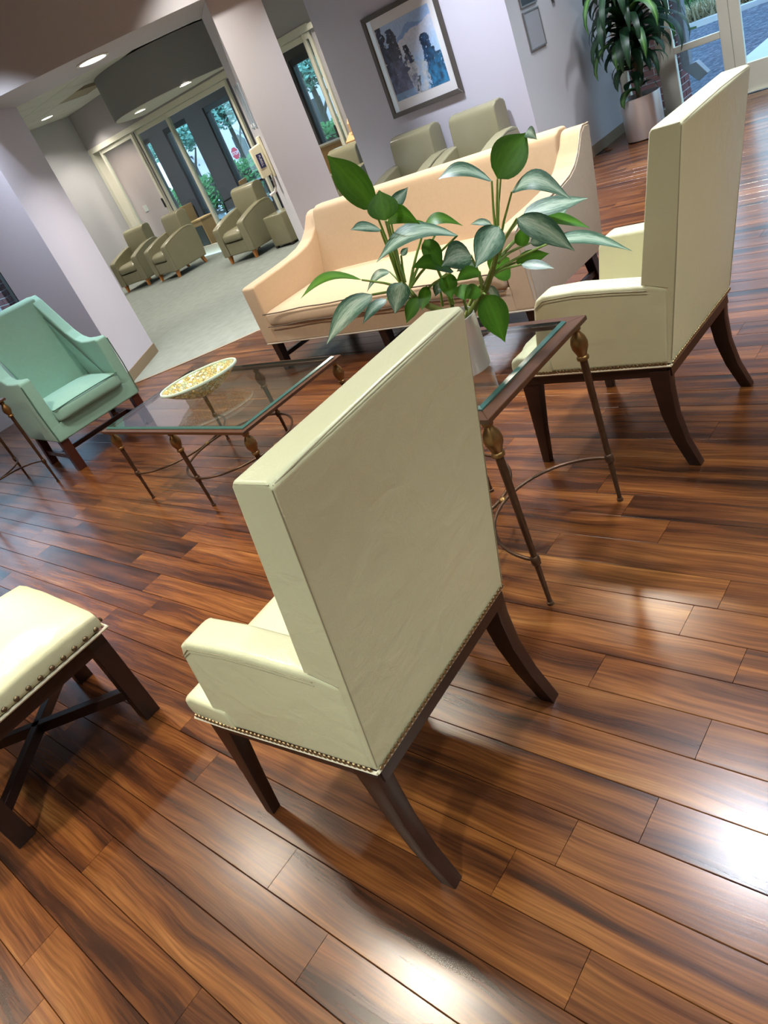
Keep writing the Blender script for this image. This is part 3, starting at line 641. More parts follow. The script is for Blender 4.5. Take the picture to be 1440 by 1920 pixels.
# ---------------------------------------------------------------- bronze and glass tables
def table_leg(x, y, H, parent, square=True):
    l = lathe([(0.011, 0.0), (0.011, 0.010), (0.0075, 0.011), (0.0095, 0.16), (0.0145, 0.165), (0.0155, 0.178), (0.0145, 0.190), (0.0100, 0.195), (0.0125, H - 0.150), (0.0125, H - 0.118)], 10, x, y)
    o = obj('leg', l, 'bronze', parent, 40)
    f = lathe([(0.012, H - 0.1185), (0.019, H - 0.116), (0.020, H - 0.108), (0.015, H - 0.103), (0.018, H - 0.094), (0.026, H - 0.075), (0.0275, H - 0.060), (0.023, H - 0.042), (0.014, H - 0.028), (0.011, H - 0.022), (0.016, H - 0.017), (0.0165, H - 0.009), (0.011, H - 0.002)], 16, x, y)
    obj('finial', f, 'bronze_gold', o, 60)
def table_top(parent, x0, y0, x1, y1, H, wd=0.052, th=0.016, gin=0.045):
    c = [(x0, y0), (x1, y0), (x1, y1), (x0, y1)]; n = [(x0 + wd, y0 + wd), (x1 - wd, y0 + wd), (x1 - wd, y1 - wd), (x0 + wd, y1 - wd)]
    for i in range(4):
        j = (i + 1) % 4
        obj('frame_rail', prism([c[i], c[j], n[j], n[i]], H - th, H, 'z', 0.0015, 1), 'table_wood', parent, 30)
    ins = gin; ch_ = 0.009; zb, zt = H + 0.0004, H + 0.0115
    g = bmesh.new()
    def ring(k, z): return [g.verts.new((x, y, z)) for x, y in ((x0 + k, y0 + k), (x1 - k, y0 + k), (x1 - k, y1 - k), (x0 + k, y1 - k))]
    r0, r1, r2 = ring(ins, zb), ring(ins, zb + 0.004), ring(ins + ch_, zt)
    g.faces.new(r2); g.faces.new(r0[::-1])
    for A, B in ((r0, r1), (r1, r2)):
        for i in range(4):
            j = (i + 1) % 4; f = g.faces.new((A[i], A[j], B[j], B[i])); f.material_index = 1
    bmesh.ops.recalc_face_normals(g, faces=g.faces)
    obj('glass_top', g, ['table_glass', 'glass_edge'], parent, 0)
def cross_arc(parent, p, q, apex, z):
    """flat bar from leg p to leg q, bulging to the apex knot"""
    p, q, a = Vector(p), Vector(q), Vector(apex); pts = []
    m = (p + q) / 2; d = (a - m); w = (q - p) / 2
    for i in range(25):
        th = PI * i / 24
        s = math.sin(th); c = -math.cos(th)
        pts.append((m.x + w.x * c + d.x * s, m.y + w.y * c + d.y * s, z))
    obj('stretcher', tube(pts, 0.0062, 8), 'bronze', parent, 50)
def side_table(label, loc):
    t = thing('side_table', label, 'table', loc, 0, 'bronze and glass side tables'); H = 0.685
    for x in (0, 0.54):
        for y in (0, 0.545): table_leg(x, y, H - 0.016, t)
    table_top(t, -0.030, -0.030, 0.570, 0.575, H)
    cross_arc(t, (0, 0), (0.54, 0), (0.27, 0.263), 0.178); cross_arc(t, (0, 0.545), (0.54, 0.545), (0.27, 0.282), 0.178)
    obj('knot', lathe([(0, -0.012), (0.012, -0.008), (0.015, 0), (0.012, 0.008), (0, 0.012)], 12, 0.27, 0.2725, 0.178), 'bronze_gold', t, 60)
    return t
st = side_table('bronze and glass side table with the leafy plant on it', (1.354, 1.126, 0))
dup(st, (1.115, 5.345, 0), 0, 'bronze side table cut by the left picture edge beside the mint armchair')
t = thing('coffee_table', 'low bronze and glass coffee table with the mosaic bowl', 'table', (1.605, 2.645, 0)); H = 0.482
for x in (0, 0.635):
    for y in (0, 0.63, 1.26): table_leg(x, y, H - 0.016, t)
table_top(t, -0.032, -0.035, 0.667, 1.295, H, 0.045, 0.016, 0.024)
for y0, y1, s in ((0, 0.315, 1), (0.63, 0.315, -1), (0.63, 0.945, 1), (1.26, 0.945, -1)):
    cross_arc(t, (0, y0), (0.635, y0), (0.3175, y1 - s * 0.008), 0.178)
for y in (0.315, 0.945):
    obj('knot', lathe([(0, -0.012), (0.012, -0.008), (0.015, 0), (0.012, 0.008), (0, 0.012)], 12, 0.3175, y, 0.178), 'bronze_gold', t, 60)
# mosaic bowl
t = thing('mosaic_bowl', 'oval gold mosaic glass bowl on the coffee table', 'bowl', (1.93, 3.325, 0.4937), math.radians(-38))
bl = lathe([(0, 0.0), (0.26, 0.0), (0.30, 0.004), (0.55, 0.026), (0.80, 0.058), (1.0, 0.090), (1.005, 0.096), (0.97, 0.096), (0.78, 0.068), (0.54, 0.036), (0.26, 0.014), (0, 0.010)], 48)
for v in bl.verts: v.co.x *= 0.215; v.co.y *= 0.150
obj('bowl_body', bl, 'mosaic', t, 60)
pts = []
for i in range(65):
    a = 2 * PI * i / 64; pts.append((0.2135 * math.cos(a), 0.1485 * math.sin(a), 0.0945))
mat('rim_glaze', (0.56, 0.72, 0.62), 0.2)
obj('rim', tube(pts, 0.0075, 6, cap=False), 'rim_glaze', t, 60, label='pale green glazed rim')
# ---------------------------------------------------------------- beige sofa (faces -X)
t = thing('sofa', 'beige upholstered sofa with sloping arms and dark legs', 'sofa', (0, 0, 0))
SY0, SY1, SZ = 2.05, 4.33, 0.225
obj('base', prism([(3.155, SZ), (3.97, SZ), (3.985, 0.36), (3.16, 0.36)], SY0 + 0.012, SY1 - 0.012, 'y', 0.012, 3), 'beige_fabric', t, 40)
def sarm(y0, y1, outer):
    poly = [(3.150, SZ), (3.965, SZ), (4.03, 0.50), (4.115, 0.862), (4.075, 0.872), (4.035, 0.868), (4.005, 0.850), (3.965, 0.805), (3.925, 0.762), (3.86, 0.718), (3.78, 0.690), (3.66, 0.672), (3.50, 0.662), (3.33, 0.656), (3.19, 0.650), (3.155, 0.642)]
    a = prism(poly, y0, y1, 'y', 0.022, 4, 12)
    return obj('armrest', a, 'beige_fabric', t, 40)
la = sarm(SY1 - 0.135, SY1, 1); ra = sarm(SY0, SY0 + 0.135, -1)
def welt_arm(y, par):
    obj('welt', tube([(3.153, y, SZ + 0.01), (3.151, y, 0.64), (3.19, y, 0.651), (3.33, y, 0.657), (3.66, y, 0.673), (3.78, y, 0.691), (3.86, y, 0.719), (3.925, y, 0.763), (3.965, y, 0.806), (4.005, y, 0.851), (4.04, y, 0.869), (4.112, y, 0.864)], 0.0045, 6), 'beige_back_fabric', par, 40)
welt_arm(SY0 + 0.003, ra)
obj('side_panel', prism([(3.165, SZ + 0.003), (3.962, SZ + 0.003), (4.026, 0.50), (4.105, 0.855), (4.05, 0.862), (4.0, 0.838), (3.92, 0.752), (3.85, 0.705), (3.77, 0.680), (3.6, 0.660), (3.18, 0.640)], SY0 - 0.006, SY0 + 0.03, 'y', 0.004, 2, 30), 'beige_back_fabric', ra, 30, label='flat pale grey outer side panel')
bk = prism([(3.80, 0.36), (3.99, 0.30), (4.118, 0.865), (4.09, 0.892), (4.02, 0.895), (3.975, 0.878), (3.955, 0.84)], SY0 + 0.125, SY1 - 0.125, 'y', 0.02, 4, 20)
obj('backrest', bk, 'beige_fabric', t, 45)
cs = cushion(3.135, SY0 + 0.14, 0.345, 3.86, SY1 - 0.14, 0.462, 0.028, 0.035, bottom=0.1)
cu_ = obj('seat_cushion', cs, 'beige_fabric', t, 60)
def piping(z, par, mname):
    x0, y0, x1, y1 = 3.128, SY0 + 0.148, 3.852, SY1 - 0.148
    pts = [(x0 - 0.003, y0 + (y1 - y0) * i / 20, z + 0.007 * (1 - abs(i / 10 - 1) ** 4) + 0.003 * math.sin(i * 1.3)) for i in range(21)]
    obj('piping', tube(pts, 0.0042, 6), mname, par, 40, label='thin dark piping')
piping(0.452, cu_, 'dark_piping'); piping(0.358, cu_, 'dark_piping')
obj('welt', tube([(3.151, SY0 + 0.01, SZ + 0.001), (3.151, SY1 - 0.01, SZ + 0.001)], 0.005, 6), 'beige_back_fabric', t, 40)
ly = [SY0 + 0.06, (SY0 + SY1) / 2, SY1 - 0.06]
for y in ly:
    for x in (3.20, 3.89):
        rake = 0.06 if x > 3.5 else 0
        obj('leg', hexa([(x - 0.027 + rake, y - 0.027, 0), (x + 0.027 + rake, y - 0.027, 0), (x + 0.027 + rake, y + 0.027, 0), (x - 0.027 + rake, y + 0.027, 0), (x - 0.032, y - 0.032, 0.228), (x + 0.032, y - 0.032, 0.228), (x + 0.032, y + 0.032, 0.228), (x - 0.032, y + 0.032, 0.228)], 0.003, 1), 'black_wood', t, 30)
    obj('stretcher', box(3.226, y - 0.014, 0.085, 3.90, y + 0.014, 0.118, 0.002, 1), 'black_wood', t, 30)
obj('stretcher', box(3.56, ly[0] + 0.015, 0.086, 3.588, ly[1] - 0.015, 0.117, 0.002, 1), 'black_wood', t, 30)
obj('stretcher', box(3.56, ly[1] + 0.015, 0.086, 3.588, ly[2] - 0.015, 0.117, 0.002, 1), 'black_wood', t, 30)
# ---------------------------------------------------------------- mint wing armchair (faces -Y)
t = thing('mint_armchair', 'mint green upholstered armchair with dark wood legs', 'chair', (2.14, 5.20, 0), math.radians(-4))
obj('base', box(-0.35, 0.0, 0.245, 0.35, 0.60, 0.368, 0.012, 3), 'mint_fabric', t, 40)
for s in (-1, 1):
    poly = [(0.0, 0.246), (0.62, 0.246), (0.66, 0.50), (0.735, 1.10), (0.71, 1.125), (0.66, 1.125), (0.615, 1.09), (0.56, 1.0), (0.50, 0.90), (0.44, 0.81), (0.37, 0.75), (0.28, 0.722), (0.15, 0.722), (0.03, 0.728), (0.002, 0.715)]
    a = prism(poly, 0, 0.085, 'x', 0.020, 4, 14)
    for v in a.verts:
        x = 0.352 - v.co.x; k = max(0, (v.co.z - 0.72) / 0.4)
        v.co.x = s * (x - 0.035 * k + 0.012 * (1 - abs(v.co.z - 0.55) / 0.4))
    bmesh.ops.recalc_face_normals(a, faces=a.faces)
    ar = obj('armrest', a, 'mint_fabric', t, 40)
    obj('welt', tube([(s * 0.355, -0.001, 0.26), (s * 0.363, -0.002, 0.5), (s * 0.358, 0.0, 0.70)], 0.004, 6), 'mint_piping', ar, 40)
bk = prism([(0.47, 0.36), (0.60, 0.30), (0.735, 1.105), (0.715, 1.128), (0.645, 1.130), (0.618, 1.110)], -0.272, 0.272, 'x', 0.02, 4, 20)
for v in bk.verts: v.co.z += 0.02 * (1 - (v.co.x / 0.27) ** 2) * max(0, (v.co.z - 1.0) / 0.1)
obj('backrest', bk, 'mint_fabric', t, 45)
c = obj('seat_cushion', cushion(-0.272, -0.035, 0.362, 0.272, 0.52, 0.472, 0.022, 0.028, bottom=0.1), 'mint_fabric', t, 60)
obj('piping', tube([(-0.270, 0.0, 0.460), (-0.268, -0.034, 0.462), (-0.1, -0.041, 0.468), (0.1, -0.041, 0.468), (0.268, -0.034, 0.462), (0.270, 0.0, 0.460)], 0.004, 6), 'mint_piping', c, 40, label='dark green piping')
for s in (-1, 1):
    obj('leg', box(s * 0.315 - 0.032, 0.012, 0, s * 0.315 + 0.032, 0.076, 0.247, 0.003, 1), 'red_wood', t, 30)
    obj('leg', hexa([(s * 0.31 - 0.028, 0.60, 0), (s * 0.31 + 0.028, 0.60, 0), (s * 0.31 + 0.028, 0.655, 0), (s * 0.31 - 0.028, 0.655, 0), (s * 0.31 - 0.03, 0.535, 0.247), (s * 0.31 + 0.03, 0.535, 0.247), (s * 0.31 + 0.03, 0.59, 0.247), (s * 0.31 - 0.03, 0.59, 0.247)], 0.003, 1), 'red_wood', t, 30)
    obj('stretcher', box(s * 0.315 - 0.012, 0.077, 0.085, s * 0.315 + 0.012, 0.585, 0.12), 'red_wood', t, 30)
obj('stretcher', box(-0.302, 0.30, 0.086, 0.302, 0.325, 0.119), 'red_wood', t, 30)
# ---------------------------------------------------------------- olive club chairs (local: faces -X, x depth, y width)
def make_club(label, loc, rz=0.0):
    t = thing('club_chair', label, 'chair', loc, rz, 'olive leather club chairs')
    obj('base', box(0.02, -0.225, 0.115, 0.66, 0.225, 0.30, 0.02, 3), 'olive_leather', t, 40)
    for s in (-1, 1):
        poly = [(0.0, 0.115), (0.69, 0.115), (0.725, 0.35), (0.73, 0.56), (0.70, 0.645), (0.62, 0.672), (0.50, 0.668), (0.34, 0.640), (0.18, 0.598), (0.05, 0.556), (0.012, 0.535), (0.0, 0.50)]
        a = prism(poly, 0, 0.135, 'y', 0.032, 4, 14)
        for v in a.verts:
            v.co.y = s * (0.36 - v.co.y); v.co.x += 0.0
        bmesh.ops.recalc_face_normals(a, faces=a.faces)
        ar = obj('armrest', a, 'olive_leather', t, 45)
        obj('seam', tube([(0.035, s * 0.358, 0.14), (0.03, s * 0.358, 0.49), (0.06, s * 0.358, 0.535), (0.20, s * 0.358, 0.582), (0.36, s * 0.358, 0.624), (0.52, s * 0.358, 0.65), (0.66, s * 0.358, 0.63)], 0.0035, 5), 'olive_seam', ar, 40)
    obj('seat_cushion', cushion(-0.005, -0.222, 0.30, 0.55, 0.222, 0.435, 0.03, 0.05), 'olive_leather', t, 60)
    b = prism([(0.50, 0.30), (0.70, 0.22), (0.765, 0.55), (0.775, 0.87), (0.755, 0.905), (0.70, 0.925), (0.62, 0.920), (0.575, 0.895), (0.555, 0.85), (0.53, 0.6)], -0.262, 0.262, 'y', 0.035, 4, 20)
    for v in b.verts:
        if v.co.x < 0.66: v.co.x -= 0.02 * (1 - (v.co.y / 0.262) ** 2) * max(0, 1 - abs(v.co.z - 0.65) / 0.3)
    obj('backrest', b, 'olive_leather', t, 50)
    for x, rk in ((0.06, -0.01), (0.63, 0.03)):
        for s in (-1, 1):
            y = s * 0.29
            obj('leg', hexa([(x - 0.018 + rk, y - 0.018, 0), (x + 0.018 + rk, y - 0.018, 0), (x + 0.018 + rk, y + 0.018, 0), (x - 0.018 + rk, y + 0.018, 0), (x - 0.03, y - 0.03, 0.118), (x + 0.03, y - 0.03, 0.118), (x + 0.03, y + 0.03, 0.118), (x - 0.03, y + 0.03, 0.118)], 0.003, 1), 'amber_wood', t, 30)
    return t
cz = 0.0045
c1 = make_club('olive leather club chair by the far grey wall, leftmost in its row', (7.02, 12.45, cz), math.radians(12))
for loc, rz, lab in (((7.08, 11.45, cz), math.radians(-2), 'olive leather club chair before the far sliding door, middle of the back row'),
                     ((7.00, 9.23, cz), math.radians(2), 'olive leather club chair below the sanitizer dispenser beside the mauve column'),
                     ((7.02, 7.10, cz), 0, 'olive leather club chair seen in the gap right of the mauve column'),
                     ((5.80, 5.03, 0.0), 0, 'olive leather club chair under the painting, nearer the mauve column'),
                     ((5.80, 4.27, 0.0), 0, 'olive leather club chair under the painting, nearer the floor plant')):
    dup(c1, loc, rz, lab)
t = thing('leather_cube', 'low olive leather cube stool beside the mauve column', 'stool', (7.45, 8.50, cz))
obj('seat', box(-0.2, -0.2, 0.03, 0.2, 0.2, 0.45, 0.02, 3), 'olive_leather', t, 40)
for sx in (-1, 1):
    for sy in (-1, 1): obj('foot', box(sx * 0.17 - 0.02, sy * 0.17 - 0.02, 0, sx * 0.17 + 0.02, sy * 0.17 + 0.02, 0.031), 'black_wood', t, 0)
# ---------------------------------------------------------------- things on the walls
def text_part(name, s, size, mname, parent, mtx, ext=0.0006):
    c = bpy.data.curves.new(name, 'FONT'); c.body = s; c.size = size; c.align_x = 'CENTER'; c.align_y = 'CENTER'; c.extrude = ext
    o = bpy.data.objects.new(name, c); COL.objects.link(o)
    dg = bpy.context.evaluated_depsgraph_get(); me = bpy.data.meshes.new_from_object(o.evaluated_get(dg)); bpy.data.objects.remove(o)
    me.materials.clear(); me.materials.append(MATS[mname]); me.transform(mtx)
    o = bpy.data.objects.new(name, me); COL.objects.link(o); o.parent = parent
    return o
def basis(xa, ya, za, loc):
    m = Matrix.Identity(4)
    for i in range(3): m[i][0], m[i][1], m[i][2], m[i][3] = xa[i], ya[i], za[i], loc[i]
    return m
# framed landscape
t = thing('framed_painting', 'framed blue watercolour of misty trees and hills on lavender wall', 'painting', (6.603, 4.858, 1.067))
FW, FH, B = 0.445, 0.905, 0.043   # half width, height, border
fr = [(-FW, 0), (FW, 0), (FW, FH), (-FW, FH)]; fi = [(-FW + B, B), (FW - B, B), (FW - B, FH - B), (-FW + B, FH - B)]
for i in range(4):
    j = (i + 1) % 4
    obj('frame_rail', prism([fr[i], fr[j], fi[j], fi[i]], -0.030, -0.002, 'x', 0.002, 1), 'picture_frame', t, 0)
obj('mat_board', box(-0.012, -FW + B - 0.002, B - 0.002, -0.006, FW - B + 0.002, FH - B + 0.002), 'mat_board', t, 0)
ax0, ax1, az0, az1 = -FW + B + 0.07, FW - B - 0.07, B + 0.088, FH - B - 0.085
bm = bmesh.new(); NX, NZ = 150, 150
cl = bm.loops.layers.color.new('print')
g = [[bm.verts.new((-0.0135, ax1 + (ax0 - ax1) * i / NX, az0 + (az1 - az0) * j / NZ)) for j in range(NZ + 1)] for i in range(NX + 1)]
def art(u, v):
    """u left to right, v bottom to top"""
    n = lambda a, b, o=0.0, d=4: noise.fractal(Vector((u * a + o, v * b, o * 1.7)), 1.0, 2.0, d)
    c = Vector((0.50, 0.66, 0.90)).lerp(Vector((0.36, 0.56, 0.90)), min(1, max(0, u * 0.9 + n(3, 3) * 0.3)))
    h1 = 0.66 + 0.22 * u + 0.05 * n(4, 1, 3)
    if v < h1: c = Vector((0.72, 0.76, 0.90)).lerp(Vector((0.45, 0.66, 0.93)), min(1, max(0, (h1 - v) * 2.2 + n(5, 6, 7) * 0.35)))
    if h1 < v < h1 + 0.10 * max(0, 1 - abs(u - 0.55) * 3): c = Vector((0.24, 0.42, 0.78))
    h2 = 0.40 + 0.10 * math.sin(u * 5) + 0.06 * n(6, 2, 11)
    if v < h2: c = c.lerp(Vector((0.26, 0.50, 0.82)), 0.55 + 0.3 * n(9, 9, 2))
    def tree(x, top, w, col, col2, o):
        nonlocal c
        if v < top:
            k = (top - v) / top; ww = w * min(1, 0.42 + 1.5 * math.sqrt(k)) * (1 + 0.5 * n(11, 13, o) + 0.25 * n(30, 34, o))
            if abs(u - x - 0.03 * n(3, 5, o)) < ww and n(26, 30, o + 5) > -0.62 + 0.25 * k:
                c = Vector(col).lerp(Vector(col2), min(1, max(0, 0.25 + 0.45 * k + 0.8 * n(14, 10, o + 9))))
    dk, md = (0.010, 0.017, 0.045), (0.055, 0.085, 0.20)
    tree(0.03, 1.10, 0.070, dk, (0.03, 0.04, 0.10), 1.0); tree(0.24, 0.93, 0.085, dk, md, 2.0); tree(0.14, 0.72, 0.14, dk, md, 8.0)
    tree(0.44, 0.66, 0.055, dk, md, 3.0); tree(0.18, 0.52, 0.20, (0.035, 0.05, 0.12), (0.12, 0.16, 0.32), 4.0); tree(0.36, 0.40, 0.10, (0.04, 0.06, 0.15), (0.16, 0.20, 0.36), 9.0)
    tree(0.77, 0.70, 0.075, (0.006, 0.020, 0.05), (0.02, 0.12, 0.30), 5.0); tree(0.84, 0.50, 0.085, (0.006, 0.03, 0.07), (0.02, 0.18, 0.40), 10.0); tree(0.95, 0.42, 0.085, (0.01, 0.05, 0.10), (0.02, 0.24, 0.52), 6.0); tree(0.84, 0.28, 0.17, (0.01, 0.06, 0.13), (0.03, 0.27, 0.55), 7.0)
    d = math.hypot((u - 0.52) * 1.5, v - 0.22)
    if d < 0.26 + 0.1 * n(8, 8, 13): c = c.lerp(Vector((0.66, 0.70, 0.76)), 0.62 + 0.6 * n(16, 16, 15))
    if v < 0.10 and u < 0.4: c = c.lerp(Vector((0.28, 0.50, 0.80)), 0.6)
    if abs(u - 0.47 - (v - 0.1) * 0.4) < 0.035 and v < 0.22 and n(20, 20, 21) > -0.1: c = Vector((0.10, 0.13, 0.16))
    k = 1 + 0.12 * n(30, 30, 17)
    return tuple(min(1, max(0.004, x * k)) for x in c)
cc = [[art(i / NX, j / NZ) for j in range(NZ + 1)] for i in range(NX + 1)]
for i in range(NX):
    for j in range(NZ):
        f = bm.faces.new((g[i][j], g[i + 1][j], g[i + 1][j + 1], g[i][j + 1]))
        for l, (a, b) in zip(f.loops, ((i, j), (i + 1, j), (i + 1, j + 1), (i, j + 1))): l[cl] = (*[x ** (1 / 2.2) for x in cc[a][b]], 1)
obj('print', bm, 'art_print', t, 0)
glass_mat('picture_glass', (0.99, 0.99, 0.99), 0.02)
obj('glazing', box(-0.019, -FW + B, B, -0.017, FW - B, FH - B), 'picture_glass', t, 0)
# two framed notices on the pale grey wall
def notice(x0, z0, x1, z1, label, face):
    t = thing('framed_notice', label, 'sign', (x0, 3.784, z0))
    w, h = x1 - x0, z1 - z0
    fr = [(0, 0), (w, 0), (w, h), (0, h)]; b = 0.014; fi = [(b, b), (w - b, b), (w - b, h - b), (b, h - b)]
    for i in range(4):
        j = (i + 1) % 4
        obj('frame_rail', prism([fr[i], fr[j], fi[j], fi[i]], -0.014, -0.001, 'y', 0.001, 1), 'sign_rim', t, 0)
    for (a, bz, c, d, mn) in face: obj('panel', box(b + (w - 2 * b) * a, -0.009, b + (h - 2 * b) * bz, b + (w - 2 * b) * c, -0.004, b + (h - 2 * b) * d), mn, t, 0)
notice(6.826, 1.146, 7.122, 1.455, 'plain grey framed notice panel on the pale grey wall', [(0, 0, 1, 1, 'sign_grey')])
notice(6.826, 1.486, 7.122, 1.80, 'framed notice in white above a black band, over the grey panel', [(0, 0, 1, 0.19, 'sign_black'), (0, 0.191, 1, 0.30, 'mat_board'), (0, 0.301, 1, 0.40, 'sign_black'), (0, 0.401, 1, 1, 'mat_board')])
tag(obj('wall_box', box(7.40, 3.755, 1.44, 7.46, 3.7845, 1.52, 0.004, 1), 'sign_black', smooth=0), 'small dark box on the pale grey wall at the top picture edge', 'wall box')
t = thing('alarm_box', 'dark wall device with a yellow face behind the floor plant', 'alarm', (8.30, 3.784, 1.18))
obj('housing', box(-0.06, -0.05, -0.05, 0.06, -0.001, 0.20, 0.006, 1), 'sign_grey', t, 0)
obj('face_plate', box(-0.02, -0.056, -0.03, 0.055, -0.0505, 0.06), 'yellow', t, 0)
# sanitizer dispenser on the narrow side of the mauve column; local x along column side, y out of the wall
cn_ = -cu
base = Vector((4.77, 5.25)) + cv * 0.36
t = thing('sanitizer_dispenser', 'cream hand sanitizer dispenser on the side of the mauve column', 'dispenser')
t.matrix_world = basis((cv.x, cv.y, 0), (cn_.x, cn_.y, 0), (0, 0, 1), (base.x + cn_.x * 0.002, base.y + cn_.y * 0.002, 1.0))
obj('back_plate', box(-0.085, 0, 0.10, 0.085, 0.025, 0.45, 0.008, 2), 'cream_plastic', t, 30)
obj('housing', hexa([(-0.075, 0.0255, 0.13), (0.075, 0.0255, 0.13), (0.07, 0.12, 0.12), (-0.07, 0.12, 0.12), (-0.08, 0.0255, 0.40), (0.08, 0.0255, 0.40), (0.07, 0.13, 0.38), (-0.07, 0.13, 0.38)], 0.012, 3), 'cream_plastic', t, 30)
obj('drip_arm', tube([(0, 0.03, 0.105), (0, 0.035, 0.02), (0, 0.06, -0.02), (0, 0.12, -0.035)], [0.012, 0.012, 0.012, 0.016], 8), 'white_plastic', t, 50)
lb = obj('brand_label', box(-0.0835, 0.048, 0.205, -0.070, 0.100, 0.325, 0.002, 1), 'navy', t, 0, label='navy blue brand label')
text_part('lettering', 'PURELL', 0.029, 'white_ink', lb, basis((0, 0, -1), (0, -1, 0), (-1, 0, 0), (-0.0842, 0.074, 0.265)))
# two slim plaques higher up on the same side
for k, off in enumerate((0.20, 0.42)):
    p = Vector((4.77, 5.25)) + cv * off
    t = thing('wall_plaque', ('slim glassy plaque above the dispenser, nearer the column edge', 'slim glassy plaque above the dispenser, farther from the column edge')[k], 'plaque')
    t.matrix_world = basis((cv.x, cv.y, 0), (cn_.x, cn_.y, 0), (0, 0, 1), (p.x + cn_.x * 0.002, p.y + cn_.y * 0.002, 1.52))
    obj('panel', box(-0.065, 0, 0, 0.065, 0.012, 0.36, 0.002, 1), 'plaque', t, 0)
    obj('emblem', box(-0.03, 0.0125, 0.012, 0.03, 0.0145, 0.04), 'white_ink', t, 0)
# ---------------------------------------------------------------- beyond the sliding doors
def paper_bag(x, y, w, d, h, label, rz, z=0.0, mn='cardboard'):
    t = thing('cardboard_box', label, 'box', (x, y, z), rz)
    obj('body', box(-w / 2, -d / 2, 0, w / 2, d / 2, h, 0.004, 1), mn, t, 0)
    for s in (-1, 1):
        a = s * w / 2
        obj('flap', hexa([(a, -d / 2, h + 0.001), (a - s * 0.004, -d / 2, h + 0.001), (a - s * 0.004, d / 2, h + 0.001), (a, d / 2, h + 0.001), (a - s * w * 0.40, -d / 2, h + 0.09), (a - s * (w * 0.40 + 0.004), -d / 2, h + 0.09), (a - s * (w * 0.40 + 0.004), d / 2, h + 0.09), (a - s * w * 0.40, d / 2, h + 0.09)]), 'cardboard_pale', t, 0)
paper_bag(8.0, 7.06, 0.34, 0.27, 0.93, 'tall brown cardboard box beside the painting wall end', 0.0, 0.0045)
paper_bag(8.0, 7.06, 0.18, 0.16, 0.10, 'small tan box on top of the tall cardboard box', 0.2, 1.026, 'cardboard_pale')
def frame_chair(label, loc, rz, seatm, backm):
    t = thing('frame_chair', label, 'chair', loc, rz, 'black framed side chairs')
    obj('backrest', prism([(0.40, 0.50), (0.425, 0.50), (0.475, 0.86), (0.455, 0.865)], -0.21, 0.21, 'x', 0.006, 2), backm, t, 30)
    obj('seat', box(-0.23, -0.03, 0.43, 0.23, 0.41, 0.47, 0.012, 2), seatm, t, 30)
    for s in (-1, 1):
        obj('leg', tube([(s * 0.25, 0.0, 0), (s * 0.25, 0.01, 0.44), (s * 0.25, 0.02, 0.64)], 0.013, 8), 'black_metal', t, 40)
        obj('leg', tube([(s * 0.25, 0.48, 0), (s * 0.245, 0.42, 0.45), (s * 0.235, 0.44, 0.62), (s * 0.222, 0.465, 0.80)], 0.013, 8), 'black_metal', t, 40)
        obj('arm', tube([(s * 0.25, 0.02, 0.645), (s * 0.25, 0.2, 0.665), (s * 0.24, 0.43, 0.65)], 0.015, 8), 'black_metal', t, 40)
    return t
fc = frame_chair('orange wood chair with black frame before the window with the stop sign', (9.55, 12.2, 0.0005), math.radians(-150), 'black_metal', 'orange_wood')
dup(fc, (9.95, 10.8, 0.0005), math.radians(-35), 'orange wood chair just left of the dispenser, half hidden by the table')
fc2 = frame_chair('tan chair behind the far glass door, below the light switch', (9.0, 13.2, 0.0005), math.radians(170), 'tan_seat', 'tan_seat')
t = thing('round_table', 'dark table in the glazed room between the orange chairs', 'table', (10.5, 11.70, 0.0005))
obj('table_top', box(-0.42, -0.35, 0.70, 0.42, 0.35, 0.735, 0.006, 2), 'black_wood', t, 0)
obj('pedestal', lathe([(0.03, 0.02), (0.03, 0.699)], 14), 'black_metal', t, 40)
obj('foot', lathe([(0, 0), (0.26, 0), (0.25, 0.019), (0, 0.019)], 24), 'black_metal', t, 40)
t = thing('wooden_cabinet', 'low amber wood cabinet beyond the gap beside the mauve column', 'cabinet', (10.5, 9.85, 0.0005))
obj('body', box(-0.25, -0.7, 0, 0.25, 0.7, 0.82, 0.004, 1), 'orange_wood', t, 0); obj('top', box(-0.27, -0.72, 0.8205, 0.27, 0.72, 0.85, 0.003, 1), 'cardboard_pale', t, 0)
t = thing('wooden_stand', 'small wooden stand with dark framed panel beside the tan chair', 'stand', (8.9, 12.3, 0.0005))
obj('body', box(-0.16, -0.16, 0, 0.16, 0.16, 0.55, 0.004, 1), 'cardboard', t, 0); obj('panel', box(-0.172, -0.12, 0.10, -0.161, 0.12, 0.46, 0.002, 1), 'sign_black', t, 0)
obj('top', box(-0.18, -0.18, 0.5505, 0.18, 0.18, 0.575, 0.003, 1), 'cardboard_pale', t, 0)
